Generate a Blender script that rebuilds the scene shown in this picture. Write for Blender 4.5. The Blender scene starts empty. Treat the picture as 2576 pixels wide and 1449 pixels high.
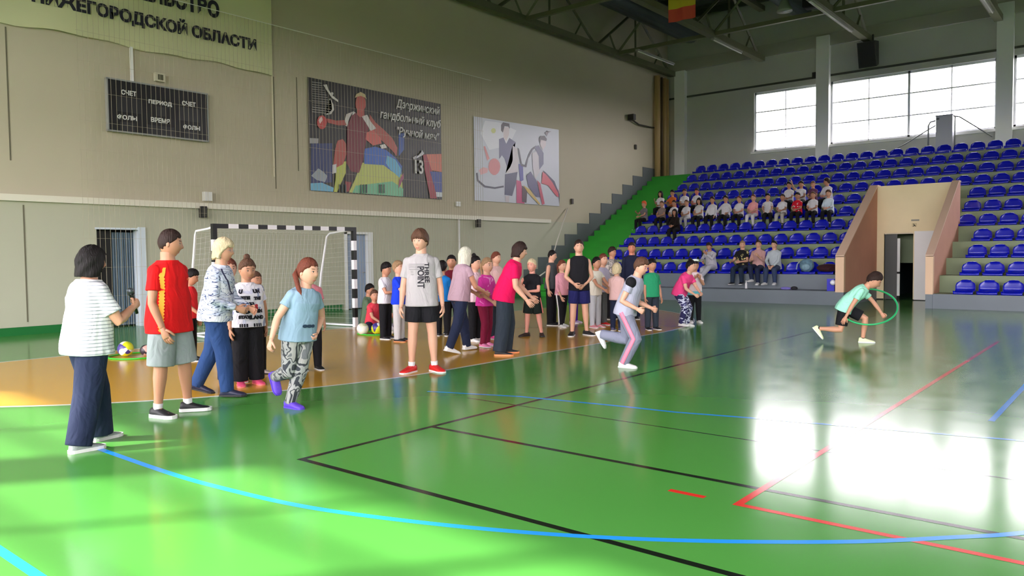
import bpy, bmesh, math, random
import numpy as np
from mathutils import Vector, Matrix

C = bpy.context.scene.collection
SC = bpy.context.scene
R = math.radians
PI = math.pi

# ------------------------------------------------------------------ camera
cam_d = bpy.data.cameras.new('camera')
cam = bpy.data.objects.new('camera', cam_d)
C.objects.link(cam)
cam_d.sensor_fit = 'HORIZONTAL'
cam_d.sensor_width = 36.0
cam_d.lens = 1938.1 / 2576 * 36.0
cam_d.clip_end = 300
_yaw, _pit, _rol = .88259, .043507, -.010494
_fw = Vector((math.sin(_yaw) * math.cos(_pit), math.cos(_yaw) * math.cos(_pit), -math.sin(_pit)))
_r = Vector((math.cos(_yaw), -math.sin(_yaw), 0))
_u = _r.cross(_fw)
_r2 = _r * math.cos(_rol) + _u * math.sin(_rol)
_u2 = -_r * math.sin(_rol) + _u * math.cos(_rol)
cam.matrix_world = Matrix(((_r2.x, _u2.x, -_fw.x, 0), (_r2.y, _u2.y, -_fw.y, 0), (_r2.z, _u2.z, -_fw.z, 1.48), (0, 0, 0, 1)))
SC.camera = cam

# ------------------------------------------------------------------ light and exposure
SC.view_settings.view_transform = 'Standard'
SC.view_settings.look = 'None'
SC.view_settings.exposure = 1.05
SC.view_settings.gamma = 1.0
SC.view_settings.use_curve_mapping = False
SC.cycles.max_bounces = 10
SC.cycles.diffuse_bounces = 6
SC.cycles.glossy_bounces = 5
SC.cycles.transparent_max_bounces = 12
SC.cycles.sample_clamp_indirect = 6.0
SC.cycles.caustics_reflective = False
SC.cycles.caustics_refractive = False

world = bpy.data.worlds.new('sky')
SC.world = world
world.use_nodes = True
_n = world.node_tree.nodes
_l = world.node_tree.links
_bg = _n['Background']
_tc = _n.new('ShaderNodeTexCoord')
_sx = _n.new('ShaderNodeSeparateXYZ')
_cr = _n.new('ShaderNodeValToRGB')
_l.new(_tc.outputs['Generated'], _sx.inputs[0])
_l.new(_sx.outputs['Z'], _cr.inputs[0])
_l.new(_cr.outputs[0], _bg.inputs['Color'])
_cr.color_ramp.elements[0].position = 0.0
_cr.color_ramp.elements[0].color = (.07, .07, .06, 1)
_cr.color_ramp.elements[1].position = 0.06
_cr.color_ramp.elements[1].color = (1.0, .935, .99, 1)
SKY = 9.0
_bg.inputs['Strength'].default_value = SKY

SUN_AZ = R(-37)          # horizontal travel direction of the light
SUN_EL = R(38)
sun_d = bpy.data.lights.new('sun', 'SUN')
sun_d.energy = 7.5
sun_d.angle = R(1.2)
sun_d.color = (1, .93, .86)
sun = bpy.data.objects.new('sun', sun_d)
C.objects.link(sun)
_sd = Vector((math.cos(SUN_AZ) * math.cos(SUN_EL), math.sin(SUN_AZ) * math.cos(SUN_EL), -math.sin(SUN_EL)))
sun.rotation_euler = _sd.to_track_quat('-Z', 'Y').to_euler()
sun.location = (-20, 20, 25)

# window bays: (y0, y1) on the stand side (x = 32) and on the far side (x = -5.1)
EAST_BAYS = [(10.30, 12.93, 2), (4.15, 9.80, 4), (-2.00, 3.65, 4), (-8.15, -2.50, 4), (-14.3, -8.65, 4), (-20.45, -14.8, 4), (-26.6, -20.95, 4)]
WEST_BAYS = [(11.85 + 6.15 * k - 6.15 * 6, 17.5 + 6.15 * k - 6.15 * 6, 4) for k in range(6)]
WEST_BAYS = [(5.62 - 6.2 * k, 11.16 - 6.2 * k, 4) for k in range(6)] + [(11.84, 16.2, 3)]
WZ0, WZ1 = 5.72, 8.20
ADD_Z0, ADD_Z1 = 1.0, 5.0      # unseen lower window row, added on the far side to brighten the hall
WX, EX, NY, SY = -5.1, 32.0, 17.0, -27.0


def portal(x, y0, y1, direction, z0=WZ0, z1=WZ1):
    d = bpy.data.lights.new('window_daylight', 'AREA')
    d.shape = 'RECTANGLE'
    d.size = z1 - z0
    d.size_y = y1 - y0
    d.cycles.is_portal = True
    o = bpy.data.objects.new('window_daylight', d)
    C.objects.link(o)
    o.location = (x, (y0 + y1) / 2, (z0 + z1) / 2)
    o.rotation_euler = Vector((direction, 0, 0)).to_track_quat('-Z', 'Y').to_euler()


for y0, y1, n in EAST_BAYS:
    portal(EX + .28, y0, y1, -1)
for y0, y1, n in WEST_BAYS:
    portal(WX - .28, y0, y1, 1)
    portal(WX - .28, y0, y1, 1, ADD_Z0, ADD_Z1)  # daylight portal for the added lower row


# ------------------------------------------------------------------ materials
def lin(c):
    c = c / 255.0
    return c / 12.92 if c <= .04045 else ((c + .055) / 1.055) ** 2.4


def rgb(c):
    return (lin(c[0]), lin(c[1]), lin(c[2]), 1.0)


class NT:
    def __init__(s, name):
        s.m = bpy.data.materials.new(name)
        s.m.use_nodes = True
        s.t = s.m.node_tree
        s.b = s.t.nodes['Principled BSDF']

    def n(s, typ, **kw):
        x = s.t.nodes.new('ShaderNode' + typ)
        for k, v in kw.items():
            setattr(x, k, v)
        return x

    def l(s, a, b):
        s.t.links.new(a, b)


_mats = {}


def mat(name, col, rough=.6, metal=0.0, spec=.5, var=0.0, scale=8.0, coat=0.0, bump=0.0):
    if name in _mats:
        return _mats[name]
    k = NT(name)
    k.b.inputs['Base Color'].default_value = rgb(col)
    k.b.inputs['Roughness'].default_value = rough
    k.b.inputs['Metallic'].default_value = metal
    k.b.inputs['Specular IOR Level'].default_value = spec
    k.b.inputs['Coat Weight'].default_value = coat
    if var or bump:
        tc = k.n('TexCoord')
        no = k.n('TexNoise')
        no.inputs['Scale'].default_value = scale
        no.inputs['Detail'].default_value = 4
        k.l(tc.outputs['Object'], no.inputs['Vector'])
        if var:
            mx = k.n('Mix', data_type='RGBA', blend_type='MULTIPLY')
            mx.inputs[0].default_value = 1.0
            mr = k.n('MapRange')
            mr.inputs['From Min'].default_value = .25
            mr.inputs['From Max'].default_value = .75
            mr.inputs['To Min'].default_value = 1 - var
            mr.inputs['To Max'].default_value = 1 + var
            k.l(no.outputs['Fac'], mr.inputs['Value'])
            mx.inputs[6].default_value = rgb(col)
            k.l(mr.outputs[0], mx.inputs[7])
            k.l(mx.outputs[2], k.b.inputs['Base Color'])
        if bump:
            bp = k.n('Bump')
            bp.inputs['Strength'].default_value = bump
            bp.inputs['Distance'].default_value = .02
            k.l(no.outputs['Fac'], bp.inputs['Height'])
            k.l(bp.outputs[0], k.b.inputs['Normal'])
    _mats[name] = k.m
    return k.m


def glass_mat():
    k = NT('window_glass')
    tr = k.n('BsdfTransparent')
    gl = k.n('BsdfGlossy')
    gl.inputs['Roughness'].default_value = .02
    mx = k.n('MixShader')
    mx.inputs[0].default_value = .05
    k.l(tr.outputs[0], mx.inputs[1])
    k.l(gl.outputs[0], mx.inputs[2])
    out = k.t.nodes['Material Output']
    k.l(mx.outputs[0], out.inputs['Surface'])
    return k.m


# ------------------------------------------------------------------ object helpers
def tag(o, label=None, cat=None, group=None, kind=None):
    if label:
        o['label'] = label
    if cat:
        o['category'] = cat
    if group:
        o['group'] = group
    if kind:
        o['kind'] = kind
    return o


def empty(name, loc, rz=0.0):
    o = bpy.data.objects.new(name, None)
    o.empty_display_size = .1
    o.location = loc
    o.rotation_euler = (0, 0, rz)
    C.objects.link(o)
    return o


class MB:
    """collects shapes; build() links them as one mesh object"""

    def __init__(s):
        s.v = []
        s.f = []
        s.mi = []
        s.cur = 0

    def add(s, verts, faces):
        b = len(s.v)
        s.v.extend([tuple(map(float, p)) for p in verts])
        s.f.extend([tuple(i + b for i in f) for f in faces])
        s.mi.extend([s.cur] * len(faces))
        return s

    def box(s, x0, x1, y0, y1, z0, z1):
        return s.add([(x0, y0, z0), (x1, y0, z0), (x1, y1, z0), (x0, y1, z0), (x0, y0, z1), (x1, y0, z1), (x1, y1, z1), (x0, y1, z1)],
                     [(0, 3, 2, 1), (4, 5, 6, 7), (0, 1, 5, 4), (1, 2, 6, 5), (2, 3, 7, 6), (3, 0, 4, 7)])

    def prism(s, pts, axis, a, b):
        """polygon pts (2D, counter-clockwise or not) extruded along axis from a to b; pts are the other two axes in order"""
        def mk(p, t):
            q = [p[0], p[1]]
            q.insert(axis, t)
            return q
        n = len(pts)
        vs = [mk(p, a) for p in pts] + [mk(p, b) for p in pts]
        fs = [tuple(range(n))[::-1], tuple(range(n, 2 * n))]
        for i in range(n):
            j = (i + 1) % n
            fs.append((i, j, n + j, n + i))
        return s.add(vs, fs)

    def tube(s, pts, rad, n=10, cap=True, up=None):
        """rad: number, list of numbers or list of (a, b) half axes"""
        pts = [np.array(p, float) for p in pts]
        m = len(pts)
        rr = rad if isinstance(rad, (list, tuple)) else [rad] * m
        d0 = pts[1] - pts[0]
        d0 = d0 / (np.linalg.norm(d0) + 1e-9)
        u = np.array(up if up is not None else ((0, 0, 1) if abs(d0[2]) < .9 else (0, 1, 0)), float)
        vs = []
        for i, p in enumerate(pts):
            d = pts[min(i + 1, m - 1)] - pts[max(i - 1, 0)]
            d = d / (np.linalg.norm(d) + 1e-9)
            a = np.cross(u, d)
            na = np.linalg.norm(a)
            if na < 1e-5:
                a = np.cross((1, 0, 0), d)
                na = np.linalg.norm(a)
            a = a / na
            b = np.cross(d, a)
            if up is None:
                u = b
            r = rr[i]
            ra, rb = (r if isinstance(r, (tuple, list)) else (r, r))
            for k in range(n):
                t = 2 * PI * k / n
                vs.append(p + a * ra * math.cos(t) + b * rb * math.sin(t))
        fs = []
        for i in range(m - 1):
            for k in range(n):
                k2 = (k + 1) % n
                fs.append((i * n + k, i * n + k2, (i + 1) * n + k2, (i + 1) * n + k))
        if cap:
            fs.append(tuple(range(n))[::-1])
            fs.append(tuple(range((m - 1) * n, m * n)))
        return s.add(vs, fs)

    def ball(s, c, r, n=16, m=10, M=None):
        """ellipsoid; r number or 3 half axes; M optional 3x3 rotation"""
        r = np.array(r if isinstance(r, (tuple, list)) else (r, r, r), float)
        vs = [(0, 0, 1)]
        for i in range(1, m):
            a = PI * i / m
            for k in range(n):
                t = 2 * PI * k / n
                vs.append((math.sin(a) * math.cos(t), math.sin(a) * math.sin(t), math.cos(a)))
        vs.append((0, 0, -1))
        V = np.array(vs) * r
        if M is not None:
            V = V @ np.array(M).T
        V = V + np.array(c, float)
        fs = []
        for k in range(n):
            fs.append((0, 1 + k, 1 + (k + 1) % n))
        for i in range(m - 2):
            for k in range(n):
                a = 1 + i * n + k
                b = 1 + i * n + (k + 1) % n
                fs.append((a, a + n, b + n, b))
        e = len(vs) - 1
        for k in range(n):
            fs.append((e, 1 + (m - 2) * n + (k + 1) % n, 1 + (m - 2) * n + k))
        return s.add(V, fs)

    def build(s, name, mats, parent=None, smooth=False, loc=None):
        me = bpy.data.meshes.new(name)
        me.from_pydata(s.v, [], s.f)
        for m in (mats if isinstance(mats, (list, tuple)) else [mats]):
            me.materials.append(m)
        me.polygons.foreach_set('material_index', s.mi)
        if smooth:
            me.polygons.foreach_set('use_smooth', [True] * len(s.f))
        me.update()
        o = bpy.data.objects.new(name, me)
        C.objects.link(o)
        if parent is not None:
            o.parent = parent
        if loc is not None:
            o.location = loc
        return o


def wall_mesh(u0, u1, z0, z1, holes):
    """cells (ua, ub, za, zb) of a wall with rectangular holes left out"""
    us = sorted({u0, u1} | {h[0] for h in holes} | {h[1] for h in holes})
    zs = sorted({z0, z1} | {h[2] for h in holes} | {h[3] for h in holes})
    out = []
    for a, b in zip(us, us[1:]):
        run = None
        for c, d in zip(zs, zs[1:]):
            um, zm = (a + b) / 2, (c + d) / 2
            if any(h[0] < um < h[1] and h[2] < zm < h[3] for h in holes):
                if run:
                    out.append((a, b, run[0], run[1]))
                run = None
            else:
                run = (run[0], d) if run else (c, d)
        if run:
            out.append((a, b, run[0], run[1]))
    return out


def struct(o, label=None, cat=None):
    return tag(o, label, cat, None, 'structure')


def text_mesh(txt, size=1.0, sx=1.0, bold=0.0, align='CENTER', shear=0.0):
    cu = bpy.data.curves.new('lettering', 'FONT')
    cu.body = txt
    cu.size = size
    cu.align_x = align
    cu.align_y = 'CENTER'
    cu.offset = bold
    cu.shear = shear
    cu.resolution_u = 3
    cu.extrude = .003
    o = bpy.data.objects.new('lettering', cu)
    C.objects.link(o)
    dg = bpy.context.evaluated_depsgraph_get()
    me = bpy.data.meshes.new_from_object(o.evaluated_get(dg))
    bpy.data.objects.remove(o)
    vs = [(v.co.x * sx, v.co.y, v.co.z) for v in me.vertices]
    fs = [tuple(p.vertices) for p in me.polygons]
    bpy.data.meshes.remove(me)
    return vs, fs
# ------------------------------------------------------------------ the hall
def floor_mat(name, c1, c2, ior=1.37):
    """painted sports floor under a clear varnish: a diffuse colour and a Fresnel gloss"""
    k = NT(name)
    tc = k.n('TexCoord')
    n1 = k.n('TexNoise')
    n1.inputs['Scale'].default_value = .35
    n1.inputs['Detail'].default_value = 3
    k.l(tc.outputs['Object'], n1.inputs['Vector'])
    mx = k.n('Mix', data_type='RGBA')
    mx.inputs[6].default_value = rgb(c1)
    mx.inputs[7].default_value = rgb(c2)
    k.l(n1.outputs['Fac'], mx.inputs[0])
    n2 = k.n('TexNoise')
    n2.inputs['Scale'].default_value = 3.0
    n2.inputs['Detail'].default_value = 5
    k.l(tc.outputs['Object'], n2.inputs['Vector'])
    mr = k.n('MapRange')
    mr.inputs['To Min'].default_value = .11
    mr.inputs['To Max'].default_value = .19
    k.l(n2.outputs['Fac'], mr.inputs['Value'])
    df = k.n('BsdfDiffuse')
    gl = k.n('BsdfGlossy')
    fr = k.n('Fresnel')
    fr.inputs['IOR'].default_value = ior
    ms = k.n('MixShader')
    k.l(mx.outputs[2], df.inputs['Color'])
    k.l(mr.outputs[0], gl.inputs['Roughness'])
    k.l(fr.outputs[0], ms.inputs[0])
    k.l(df.outputs[0], ms.inputs[1])
    k.l(gl.outputs[0], ms.inputs[2])
    k.l(ms.outputs[0], k.t.nodes['Material Output'].inputs['Surface'])
    k.t.nodes.remove(k.b)
    return k.m


M_green = floor_mat('green_sports_floor', (72, 143, 60), (82, 153, 68))
M_yellow = floor_mat('yellow_sports_floor', (206, 156, 48), (214, 166, 60))
def paint(name, c):
    return floor_mat(name, c, c)
M_wline = paint('white_line_paint', (225, 225, 215))
M_bline = paint('black_line_paint', (22, 30, 22))
M_cyan = paint('blue_line_paint', (40, 150, 235))
M_red = paint('red_line_paint', (215, 50, 40))

f = MB().box(WX - .3, EX + .3, SY - .3, NY + 1.6, -.3, 0)
floor = struct(f.build('floor', M_green), 'glossy green sports hall floor with painted court lines', 'floor')


def flat(pts_top, pts_bot, z0, z1, name, m):
    b = MB()
    n = len(pts_top)
    vs = [(p[0], p[1], z1) for p in pts_top] + [(p[0], p[1], z1) for p in pts_bot]
    fs = [(i, i + 1, n + i + 1, n + i) for i in range(n - 1)]
    q = [vs[j] for j in fs[0]]
    if sum(q[j][0] * q[(j + 1) % 4][1] - q[(j + 1) % 4][0] * q[j][1] for j in range(4)) < 0:
        fs = [f_[::-1] for f_ in fs]
    b.add(vs, fs)
    b.v = [(x, y, z * .25) for x, y, z in b.v]
    o = b.build(name, m, floor)
    o['kind'] = 'structure'
    return o


def line(pts, w, m, z=.002, name='court_line'):
    pts = [np.array(p, float) for p in pts]
    a, b = [], []
    for i, p in enumerate(pts):
        d = pts[min(i + 1, len(pts) - 1)] - pts[max(i - 1, 0)]
        d = d / np.linalg.norm(d)
        nn = np.array((-d[1], d[0])) * w / 2
        a.append(p + nn)
        b.append(p - nn)
    return flat(a, b, 0, z, name, m)


# handball goal area: 6 m line, straight in the middle with quarter circles round the posts
GY = 12.76
PXL, PXR = 7.15, 10.30
arc = [(PXL + 6 * math.cos(t), GY + 0.0 - 5.82 * math.sin(t)) for t in np.linspace(PI, PI / 2, 40)] + \
      [(PXR + 2.4 + 6 * math.cos(t), GY - 5.82 * math.sin(t)) for t in np.linspace(PI / 2, 0, 40)]
flat(arc, [(p[0], GY) for p in arc], 0, .001, 'goal_area', M_yellow)
line(arc, .06, M_wline, .002)
line([(-1, GY), (20.5, GY)], .06, M_wline, .0022)
line([(3.32, 4.74), (20, 4.74)], .05, M_bline, .0031)
line([(3.32, 4.765), (3.32, -14)], .05, M_bline, .0034)
line([(4.65, 4.72), (4.65, -14)], .05, M_bline, .0037)
line([(5.82, 5.4), (5.82, -14)], .022, paint('thin_dark_line', (30, 52, 36)), .003)
line([(4.28, 1.82), (14.5, 1.80)], .05, M_red, .0041)
line([(4.28, 1.845), (4.28, -10)], .05, M_red, .0044)
line([(4.285, 2.27), (4.285, 2.03)], .05, M_red, .004)
bl = [(2.54, 8.6), (2.54, 6.4), (2.54, 5.5), (2.55, 5.0), (2.58, 4.6), (2.66, 3.97), (2.79, 3.46), (3.03, 2.81), (3.31, 2.23), (3.66, 1.67), (4.08, 1.12), (4.46, .73), (4.75, .46), (5.5, -.1), (6.5, -.6), (7.8, -.95)]
def smooth_curve(p, k=6):
    p = np.array(p, float)
    out = []
    for i in range(len(p) - 1):
        p0, p1, p2, p3 = p[max(i - 1, 0)], p[i], p[i + 1], p[min(i + 2, len(p) - 1)]
        for t in np.linspace(0, 1, k, endpoint=False):
            out.append(.5 * (2 * p1 + (p2 - p0) * t + (2 * p0 - 5 * p1 + 4 * p2 - p3) * t * t + (3 * p1 - p0 - 3 * p2 + p3) * t ** 3))
    out.append(p[-1])
    return out
line(smooth_curve(bl[2:]), .052, M_cyan, .0050)
line([(2.54, 6.29), (2.54, 5.5)], .052, M_cyan, .0050)
line([(5.84, 6.01), (6.2, 5.0), (6.38, 3.9), (6.44, 3.34), (6.61, 2.69), (6.85, 1.6), (7.1, .5)], .05, M_cyan, .0047)
line([(1.32, 6.6), (1.32, -12)], .052, M_cyan, .0053)
line([(7.7, 1.0), (14, .95)], .05, M_cyan, .0056)

# end wall
def wall_paint(name, c_low, c_high, zsplit):
    k = NT(name)
    tc = k.n('TexCoord')
    sp = k.n('SeparateXYZ')
    k.l(tc.outputs['Object'], sp.inputs[0])
    gt = k.n('Math', operation='GREATER_THAN')
    gt.inputs[1].default_value = zsplit
    k.l(sp.outputs['Z'], gt.inputs[0])
    mx = k.n('Mix', data_type='RGBA')
    mx.inputs[6].default_value = rgb(c_low)
    mx.inputs[7].default_value = rgb(c_high)
    k.l(gt.outputs[0], mx.inputs[0])
    no = k.n('TexNoise')
    no.inputs['Scale'].default_value = .6
    no.inputs['Detail'].default_value = 5
    k.l(tc.outputs['Object'], no.inputs['Vector'])
    mr = k.n('MapRange')
    mr.inputs['To Min'].default_value = .93
    mr.inputs['To Max'].default_value = 1.05
    k.l(no.outputs['Fac'], mr.inputs['Value'])
    mm = k.n('Mix', data_type='RGBA', blend_type='MULTIPLY')
    mm.inputs[0].default_value = 1
    k.l(mx.outputs[2], mm.inputs[6])
    k.l(mr.outputs[0], mm.inputs[7])
    k.l(mm.outputs[2], k.b.inputs['Base Color'])
    k.b.inputs['Roughness'].default_value = .75
    return k.m


M_wall = wall_paint('painted_end_wall', (180, 180, 158), (188, 180, 156), 2.68)
M_wallw = mat('grey_painted_wall', (190, 191, 184), .8, var=.04, scale=.8)
M_white = mat('white_paint', (236, 236, 234), .5)
M_cream = mat('cream_plaster', (238, 222, 180), .75, var=.03, scale=2)
M_terra = mat('terracotta_plaster', (200, 146, 122), .75, var=.05, scale=2)
M_conc = mat('grey_concrete_paint', (104, 113, 122), .45, var=.05, scale=1.5)
M_tier = mat('stand_concrete', (128, 142, 108), .6, var=.06, scale=2)
M_dark = mat('dark_opening', (18, 19, 20), .8)
M_dgreen = mat('green_baseboard_paint', (20, 105, 45), .45)
M_steel = mat('dark_roof_steel', (96, 98, 72), .5)
M_roof = mat('dark_corrugated_roof', (52, 62, 46), .6)
M_duct = mat('dark_galvanised_duct', (70, 84, 92), .3, metal=.7)
M_alu = mat('white_window_frame', (215, 218, 222), .4)
M_glass = glass_mat()
M_pipe = mat('cream_pipe_paint', (190, 160, 110), .5)

D1 = (6.98, 7.90, 0, 2.10)
D2 = (13.45, 14.42, 0, 2.09)
w = MB()
for a, b, c, d in wall_mesh(WX - .3, EX + .3, 0, 12.6, [D1, D2]):
    w.box(a, b, NY, NY + .3, c, d)
wall = struct(w.build('wall_north', M_wall), 'beige end wall behind the handball goal', 'wall')
for xs, z0, z1 in ((5.62, .25, 2.55), (5.43, 3.4, 5.95), (11.32, 3.2, 6.0), (12.0, 3.7, 6.1)):
    o = MB().box(xs, xs + .025, NY - .006, NY + .01, z0, z1).build('wall_seam', mat('wall_seam_grey', (105, 100, 82), .8), wall)
    o['kind'] = 'structure'
o = MB().box(11.27, 11.30, NY - .03, NY + .01, 3.5, 9.3).build('wall_conduit', mat('cream_conduit', (214, 206, 180), .5), wall)
o['kind'] = 'structure'
b = MB()
for a, c in ((WX, D1[0] - .1), (D1[1] + .1, D2[0] - .1), (D2[1] + .1, 21.8)):
    b.box(a, c, NY - .02, NY + .01, 0, .16)
al = MB()
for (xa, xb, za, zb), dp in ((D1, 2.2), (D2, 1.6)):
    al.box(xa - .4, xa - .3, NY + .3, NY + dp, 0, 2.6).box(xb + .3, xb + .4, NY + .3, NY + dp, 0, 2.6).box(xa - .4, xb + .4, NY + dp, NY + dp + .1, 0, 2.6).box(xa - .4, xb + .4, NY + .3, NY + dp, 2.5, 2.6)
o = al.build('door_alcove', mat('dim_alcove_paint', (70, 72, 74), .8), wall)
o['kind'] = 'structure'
struct(b.build('baseboard_north', M_dgreen), 'dark green painted baseboard along the end wall', 'baseboard')
# cable duct along the end wall
b = MB().box(WX, 22.9, NY - .07, NY + .01, 2.62, 2.75)
struct(b.build('trim_1', mat('cream_duct', (222, 218, 200), .45)), 'cream cable trunking running along the whole end wall', 'trunking')

# far walls
w = MB()
for a, b_, c, d in wall_mesh(SY - .3, NY + .3, 0, 12.6, [(y0, y1, WZ0, WZ1) for y0, y1, n in EAST_BAYS]):
    w.box(EX, EX + .3, a, b_, c, d)
east = struct(w.build('wall_east', M_wallw), 'grey window wall above the stand', 'wall')
b = MB().box(EX - .03, EX + .01, SY, NY - .1, 8.42, 8.50)
b.build('wall_seam', mat('dark_wall_seam', (70, 72, 66), .7), east)['kind'] = 'structure'
b = MB().box(EX - .12, EX + .01, SY, NY - .1, 9.62, 10.1)
b.build('wall_beam', mat('pale_ring_beam', (170, 168, 155), .7), east)['kind'] = 'structure'
w = MB()
for a, b_, c, d in wall_mesh(SY - .3, NY + .3, 0, 12.6, [(y0, y1, WZ0, WZ1) for y0, y1, n in WEST_BAYS] + [(y0, y1, ADD_Z0, ADD_Z1) for y0, y1, n in WEST_BAYS]):  # second set of holes is the added lower row
    w.box(WX - .3, WX, a, b_, c, d)
struct(w.build('wall_west', M_wall), 'beige window wall opposite the stand', 'wall')
w = MB().box(WX, EX, SY - .3, SY, 0, 12.6)
struct(w.build('wall_south', M_wall), 'beige far end wall', 'wall')

# columns on the window wall
for i, y in enumerate((16.28, 10.05, 3.9, -2.25, -8.4, -14.55, -20.7)):
    o = MB().box(EX - .26, EX + .01, y - .25, y + .25, 4.8, 10.0 if i else 9.6).build('column', M_white)
    tag(o, 'white column in the corner beside the vertical pipes' if i == 0 else ('white column between the short and the long window' if i == 1 else 'white column at the right end of the long window' if i == 2 else 'white column further along the window wall'), 'column',
        None if i < 3 else 'columns further along the window wall', 'structure')

wn = 0
for side, bays, z0_, z1_ in ((1, EAST_BAYS, WZ0, WZ1), (-1, WEST_BAYS, WZ0, WZ1), (-1, WEST_BAYS, ADD_Z0, ADD_Z1)):  # last entry is the made-up lower row, there for its light
    for y0, y1, n in bays:
        wn += 1
        x = EX + .1 if side > 0 else WX - .1
        root = empty('window_%d' % wn, (x, (y0 + y1) / 2, z0_))
        struct(root, ('short two-light window nearest the corner', 'long four-light window behind the grey cabinet', 'window at the right edge of the photo')[wn - 1] if wn < 4 else 'inferred or added window of the hall, outside the photo', 'window')
        hy = (y1 - y0) / 2
        H = z1_ - z0_
        fr = MB()
        t = .05
        fr.box(-t, t, -hy, hy, 0, .09)
        fr.box(-t, t, -hy, hy, H - .09, H)
        fr.box(-t, t, -hy, -hy + .07, 0, H)
        fr.box(-t, t, hy - .07, hy, 0, H)
        for k in range(1, n):
            yy = -hy + 2 * hy * k / n
            tw = .042 if (k == n / 2 and n == 4) else .016
            fr.box(-t, t, yy - tw, yy + tw, 0, H)
        for k in (1, 2):
            fr.box(-t * .8, t * .8, -hy, hy, H * k / 3 - .02, H * k / 3 + .02)
        fr.build('window_frame', M_alu, root)['kind'] = 'structure'
        MB().box(-.004, .004, -hy + .05, hy - .05, .05, H - .05).build('pane', M_glass, root)['kind'] = 'structure'
        if side > 0:
            s = MB().box(-.24, -.04, -hy - .1, hy + .1, -.1, 0)
            s.build('window_sill', M_white, root)['kind'] = 'structure'

# ceiling: corrugated deck, trusses
cb = MB()
xs = np.arange(WX, EX + .01, .35)
vs, fs = [], []
for i, x in enumerate(xs):
    z = 11.9 + (.07 if i % 2 else 0)
    vs += [(x, SY, z), (x, NY, z)]
for i in range(len(xs) - 1):
    fs.append((2 * i, 2 * i + 1, 2 * i + 3, 2 * i + 2))
cb.add(vs, fs)
cb.box(WX - .3, EX + .3, SY - .3, NY + .3, 12.1, 12.4)
ceil = struct(cb.build('ceiling', M_roof), 'dark corrugated metal roof deck', 'ceiling')


def beam(b, p, q, wd, ht):
    b.tube([p, q], [(wd / 2 * 1.2, ht / 2 * 1.2)] * 2, n=4, up=(0, .02, 1) if abs(q[2] - p[2]) < .9 * np.linalg.norm(np.array(q) - np.array(p)) else (0, 1, 0))


TRUSS_Y = [16.6, 12.5, 8.3, 4.1, -.1, -4.3, -8.5, -12.7, -16.9, -21.1]
LC, UC = 9.5, 11.55
for i, y in enumerate(TRUSS_Y):
    root = empty('roof_truss', (13.45, y, LC))
    tag(root, ('steel roof truss running along the end wall', 'second roof truss from the end wall, ending near the corner', 'third roof truss from the end wall, ending above the black loudspeaker', 'fourth roof truss from the end wall, at the top right corner')[i] if i < 4 else 'roof truss further down the hall', 'roof truss', None if i < 4 else 'roof trusses further down the hall', 'structure')
    M = M_steel if i != 2 else M_steel
    b = MB(); b.box(-18.5, 18.3, -.13, .13, -.11, .11); b.build('lower_chord', M, root)
    b = MB(); b.box(-18.5, 18.3, -.12, .12, UC - LC - .1, UC - LC + .1); b.build('upper_chord', M, root)
    b = MB()
    for k in range(7):
        x0 = -18 + 6 * k
        for dx in (-3, 3):
            if -18.5 < x0 + dx < 18.5:
                beam(b, (x0, 0, 0), (x0 + dx, 0, UC - LC), .1, .1)
        for dx in (-1.5, 1.5):
            if -18.5 < x0 + dx < 18.5:
                beam(b, (x0 + dx, 0, .02), (x0 + dx * .66, 0, (UC - LC) * .33), .07, .07)
        if x0 + 3 < 18.4:
            beam(b, (x0 + 3, 0, 0), (x0 + 3, 0, UC - LC), .08, .08)
    b.build('web_bars', M, root)
for x, lab in ((27.0, 'long steel tie bar under the trusses above the stand'), (21.0, 'long steel tie bar under the trusses above the court edge'), (15.0, 'long steel tie bar under the trusses above mid court'), (9.0, 'long steel tie bar under the trusses above the goal')):
    b = MB().box(x - .07, x + .07, SY, NY - .2, LC - .06, LC + .08)
    o = struct(b.build('tie_beam', M_steel), lab, 'roof beam')
    d = MB()
    for i in range(3):
        y = TRUSS_Y[i]
        y2 = TRUSS_Y[i + 1]
        beam(d, (x, y, LC), (x, (y + y2) / 2, UC), .09, .09)
        beam(d, (x, y2, LC), (x, (y + y2) / 2, UC), .09, .09)
    d.build('brace', M_steel, o)
b = MB()
for x in np.arange(-3, 32, 2.0):
    b.box(x - .06, x + .06, SY, NY - .05, 11.6, 11.85)
struct(b.build('ceiling_purlins', M_roof), 'dark purlins under the roof deck', 'purlins')
# ------------------------------------------------------------------ the stand
NT_ = 11
TX0, TD, TZ0, TR = 21.8, .845, .37, .445
AY = 15.0            # aisle between seats and end wall starts here
TYA, TYB = 4.30, 6.30   # tunnel inner faces
XB = 25.1
def tread(k):
    return TZ0 + TR * k
b = MB()
for k in range(NT_):
    x0 = TX0 + TD * k
    x1 = TX0 + TD * (k + 1) if k < NT_ - 1 else EX
    z = tread(k)
    if x0 < XB + .25:
        b.box(x0, x1 + .02, TYB + .2, AY, 0, z)
        b.box(x0, x1 + .02, SY, TYA - .15, 0, z)
        if x1 > XB + .3:
            b.box(XB + .3, x1 + .02, TYA - .15, TYB + .2, 2.1, z)
    else:
        b.box(x0, x1 + .02, SY, AY, max(0, z - 1.5), z)
stand = b.build('grandstand', M_tier)
tag(stand, 'stepped concrete grandstand carrying the rows of blue seats', 'grandstand', None, 'structure')
b = MB()
b.box(TX0 - .012, TX0, TYB + .2, AY, 0, tread(0))
b.box(TX0 - .012, TX0, SY, TYA - .15, 0, tread(0))
b.box(TX0 - .012, TX0 + TD, TYB + .2, AY, tread(0), tread(0) + .012)
b.box(TX0 + TD - .012, TX0 + TD, TYB + .2, AY, tread(0), tread(1))
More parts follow.
